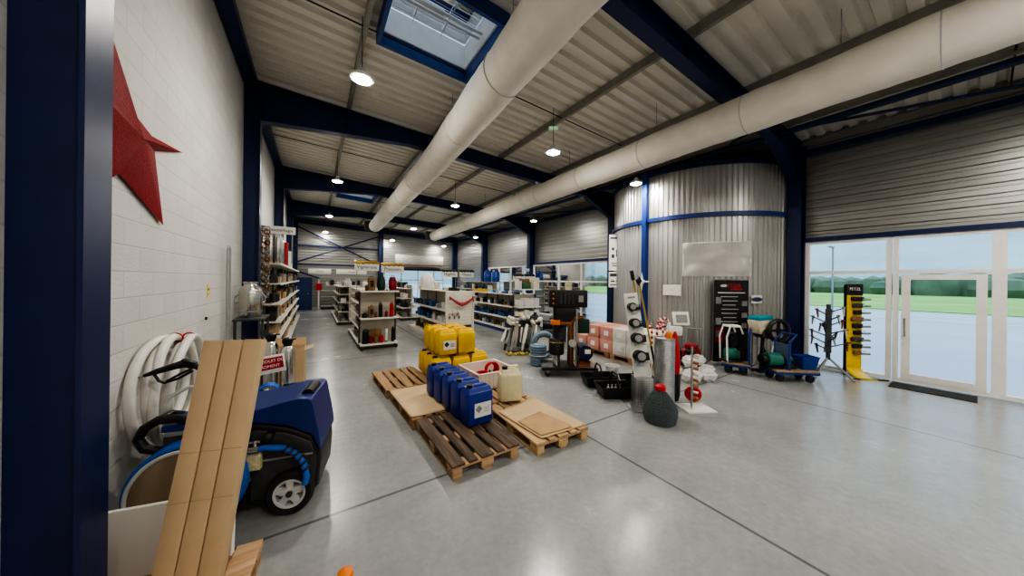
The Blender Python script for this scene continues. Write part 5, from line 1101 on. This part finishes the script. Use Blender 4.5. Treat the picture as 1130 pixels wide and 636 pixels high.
mb.add([(-.15, -.13, 0), (.15, -.13, 0), (.15, .13, 0), (-.15, .13, 0), (-.2, -.18, .3), (.2, -.18, .3), (.2, .18, .3), (-.2, .18, .3), (-.185, -.165, .3), (.185, -.165, .3), (.185, .165, .3), (-.185, .165, .3), (-.14, -.12, .02), (.14, -.12, .02), (.14, .12, .02), (-.14, .12, .02)], [(3, 2, 1, 0), (0, 1, 5, 4), (1, 2, 6, 5), (2, 3, 7, 6), (3, 0, 4, 7), (4, 5, 9, 8), (5, 6, 10, 9), (6, 7, 11, 10), (7, 4, 8, 11), (8, 9, 13, 12), (9, 10, 14, 13), (10, 11, 15, 14), (11, 8, 12, 15), (12, 13, 14, 15)])
link('tub_body', mb, mat('tub_blue', (.012, .05, .26), .4), o); link('rim', MB().tube([(-.2, -.18, .3), (.2, -.18, .3), (.2, .18, .3), (-.2, .18, .3)], .014, 6, True), mat('tub_blue', (0, 0, 0)), o)
o = thing('black_hose_pile', 'black hose coil with green pump lying on the front trolley before the tub', 'hose', (8.165, 2.095, .243), 0); mb = MB()
for k in range(3): mb.torus((0, -.02, .025+.035*k), .08-.008*k, .016, 'z', 22, 6)
link('coil', mb, BLACK, o); link('small_pump', MB().cyl((-.06, .03, .17), (.07, .03, .17), .07, n=16).box((0, .03, .11), (.1, .1, .05)), GREENM, o)
# radiating tool stand
o = thing('tool_tree', 'tripod display stand with radiating steel arms by the near glazing', 'display stand', (8.98, 1.70, 0), .3)
link('pole', MB().cyl((0, 0, .4), (0, 0, 1.55), .035, n=12).box((0, 0, 1.0), (.09, .09, .9)), DKGREY, o)
for k in range(3): a = 2*PI*k/3+.4; link('leg', MB().tube([(0, 0, .45), (.38*math.cos(a), .38*math.sin(a), .02)], .02, 8), GREY, o)
for k in range(16):
    a = 2.4*k; z = .55+.055*k; l_ = .34-.006*k; ar = link('arm', MB().tube([(0, 0, z), (l_*math.cos(a), l_*math.sin(a), z+.13)], .012, 6), DKGREY, o)
    c_ = Vector((l_*.85*math.cos(a), l_*.85*math.sin(a), z+.11)); link('pruner', MB().tube([c_, c_+Vector((.03*math.sin(a), .03*math.cos(a), -.16))], [.022, .012], 6).ball(c_+Vector((0, 0, .01)), .03, 6), [STEEL, BLACK, COPPER, GALV][k % 4], ar)
# yellow display
Y = thing('yellow_display', 'tall yellow display stand with black header near the glass door', 'display stand', (9.80, 1.46, 0), rad(-42)); Y.scale = (.9, 1, 1)
link('back_panel', MB().prism([(-.0, 0.02), (.02, .02), (.02, 1.70), (0, 1.70)], -.17, .17, 'yz').box((0, .06, .9), (.30, .06, 1.7)) if False else MB().box((0, .02, .98), (.32, .03, 1.56)), mat('display_yellow', (.80, .56, .02), .4), Y)
link('curved_foot', MB().grid(lambda u, v: ((u-.5)*.32, .02-.38*(1-math.cos(v*PI/2))*1.0, .012+.20*(1-math.sin(v*PI/2))), 4, 10), mat('display_yellow', (0, 0, 0)), Y, solid=.012); link('side_edge', MB().box((-.165, .03, .98), (.015, .06, 1.96)), BLACK, Y); link('floor_bar', MB().box((.05, -.30, .01), (.7, .03, .02)), BLACK, Y)
h_ = link('header', MB().box((0, .015, 1.86), (.33, .05, .24), bev=.004), BLACK, Y); text('logo', 'PETZL', .085, PAPER, h_, (0, -.012, 1.87), FRONT)
for k in range(9):
    z = 1.66-.145*k; it = link('hanging_pack', MB().box((.03, -.035, z), (.24-.05*(k % 3), .06, .09), bev=.015), [BLACK, DKGREY, BLACK, BROWN, BLACK][k % 5], Y); link('hook', MB().tube([(.04*(k % 3), 0, z+.05), (.04*(k % 3)+.02, -.15, z+.05)], .006, 5).cyl((.1, -.06, z-.01), (.22, -.12, z), .022), GREY, it)
o = link('door_mat', MB().box((0, 0, .008), (.5, .9, .016), bev=.004), mat('mat_dark', (.05, .05, .055), .95, 0, .4, 60, .5)); o.location = (9.60, .47, 0); tag(o, 'dark grey door mat inside the glass door', 'mat')
link('rubber_edge', MB().box((0, -.46, .006), (.52, .03, .012)).box((0, .46, .006), (.52, .03, .012)), RUBBER, o)
# exit sign under the roof
o = thing('exit_sign', 'small green lit exit sign hung from a purlin between the ducts', 'exit sign', (4.5, 5.27, 5.42), rad(-35)); link('casing', MB().box((0, 0, 0), (.22, .04, .10), bev=.008), PAPER, o); link('green_face', MB().box((0, -.022, 0), (.19, .004, .07)), SCREEN, o); link('bracket', MB().cyl((0, 0, .06), (0, 0, .22), .012), GREY, o)

# ------------------------------------------------------------------ camera, sky, look
cam = bpy.data.cameras.new('camera'); co = bpy.data.objects.new('camera', cam); C.objects.link(co)
cam.sensor_width = 36; cam.lens = 335/1130*36; cam.shift_y = -8.4/1130; cam.clip_start = .05; cam.clip_end = 500
co.matrix_world = Matrix.Translation((0, 0, 1.97)) @ Matrix.Rotation(-TH, 4, 'Z') @ Matrix.Rotation(PI/2, 4, 'X') @ Matrix.Rotation(.012, 4, 'Z')
sc = bpy.context.scene; sc.camera = co
w = bpy.data.worlds.new('overcast'); sc.world = w; w.use_nodes = True; nt = w.node_tree; bg = nt.nodes['Background']
tc = nt.nodes.new('ShaderNodeTexCoord'); sp = nt.nodes.new('ShaderNodeSeparateXYZ'); nt.links.new(tc.outputs['Generated'], sp.inputs[0])
rp = nt.nodes.new('ShaderNodeValToRGB'); rp.color_ramp.elements[0].position = 0; rp.color_ramp.elements[0].color = (.26, .47, .60, 1)
rp.color_ramp.elements[1].position = .9; rp.color_ramp.elements[1].color = (1.3, 1.7, 2.2, 1)
nz = nt.nodes.new('ShaderNodeTexNoise'); nz.inputs['Scale'].default_value = 3; nz.inputs['Detail'].default_value = 6
mp = nt.nodes.new('ShaderNodeMapping'); mp.inputs['Scale'].default_value = (1, 1, 4); nt.links.new(tc.outputs['Generated'], mp.inputs[0]); nt.links.new(mp.outputs[0], nz.inputs['Vector'])
ml = nt.nodes.new('ShaderNodeMath'); ml.operation = 'MULTIPLY_ADD'; ml.inputs[1].default_value = .5; nt.links.new(nz.outputs['Fac'], ml.inputs[0]); 
sb = nt.nodes.new('ShaderNodeMath'); sb.operation = 'SUBTRACT'; sb.inputs[1].default_value = .25; nt.links.new(sp.outputs[2], sb.inputs[0]); nt.links.new(sb.outputs[0], ml.inputs[2])
nt.links.new(ml.outputs[0], rp.inputs[0]); nt.links.new(rp.outputs[0], bg.inputs['Color']); bg.inputs['Strength'].default_value = 0.85
sc.view_settings.view_transform = 'AgX'
sc.view_settings.look = 'AgX - High Contrast'
sc.view_settings.exposure = 0.6
sc.cycles.use_denoising = True
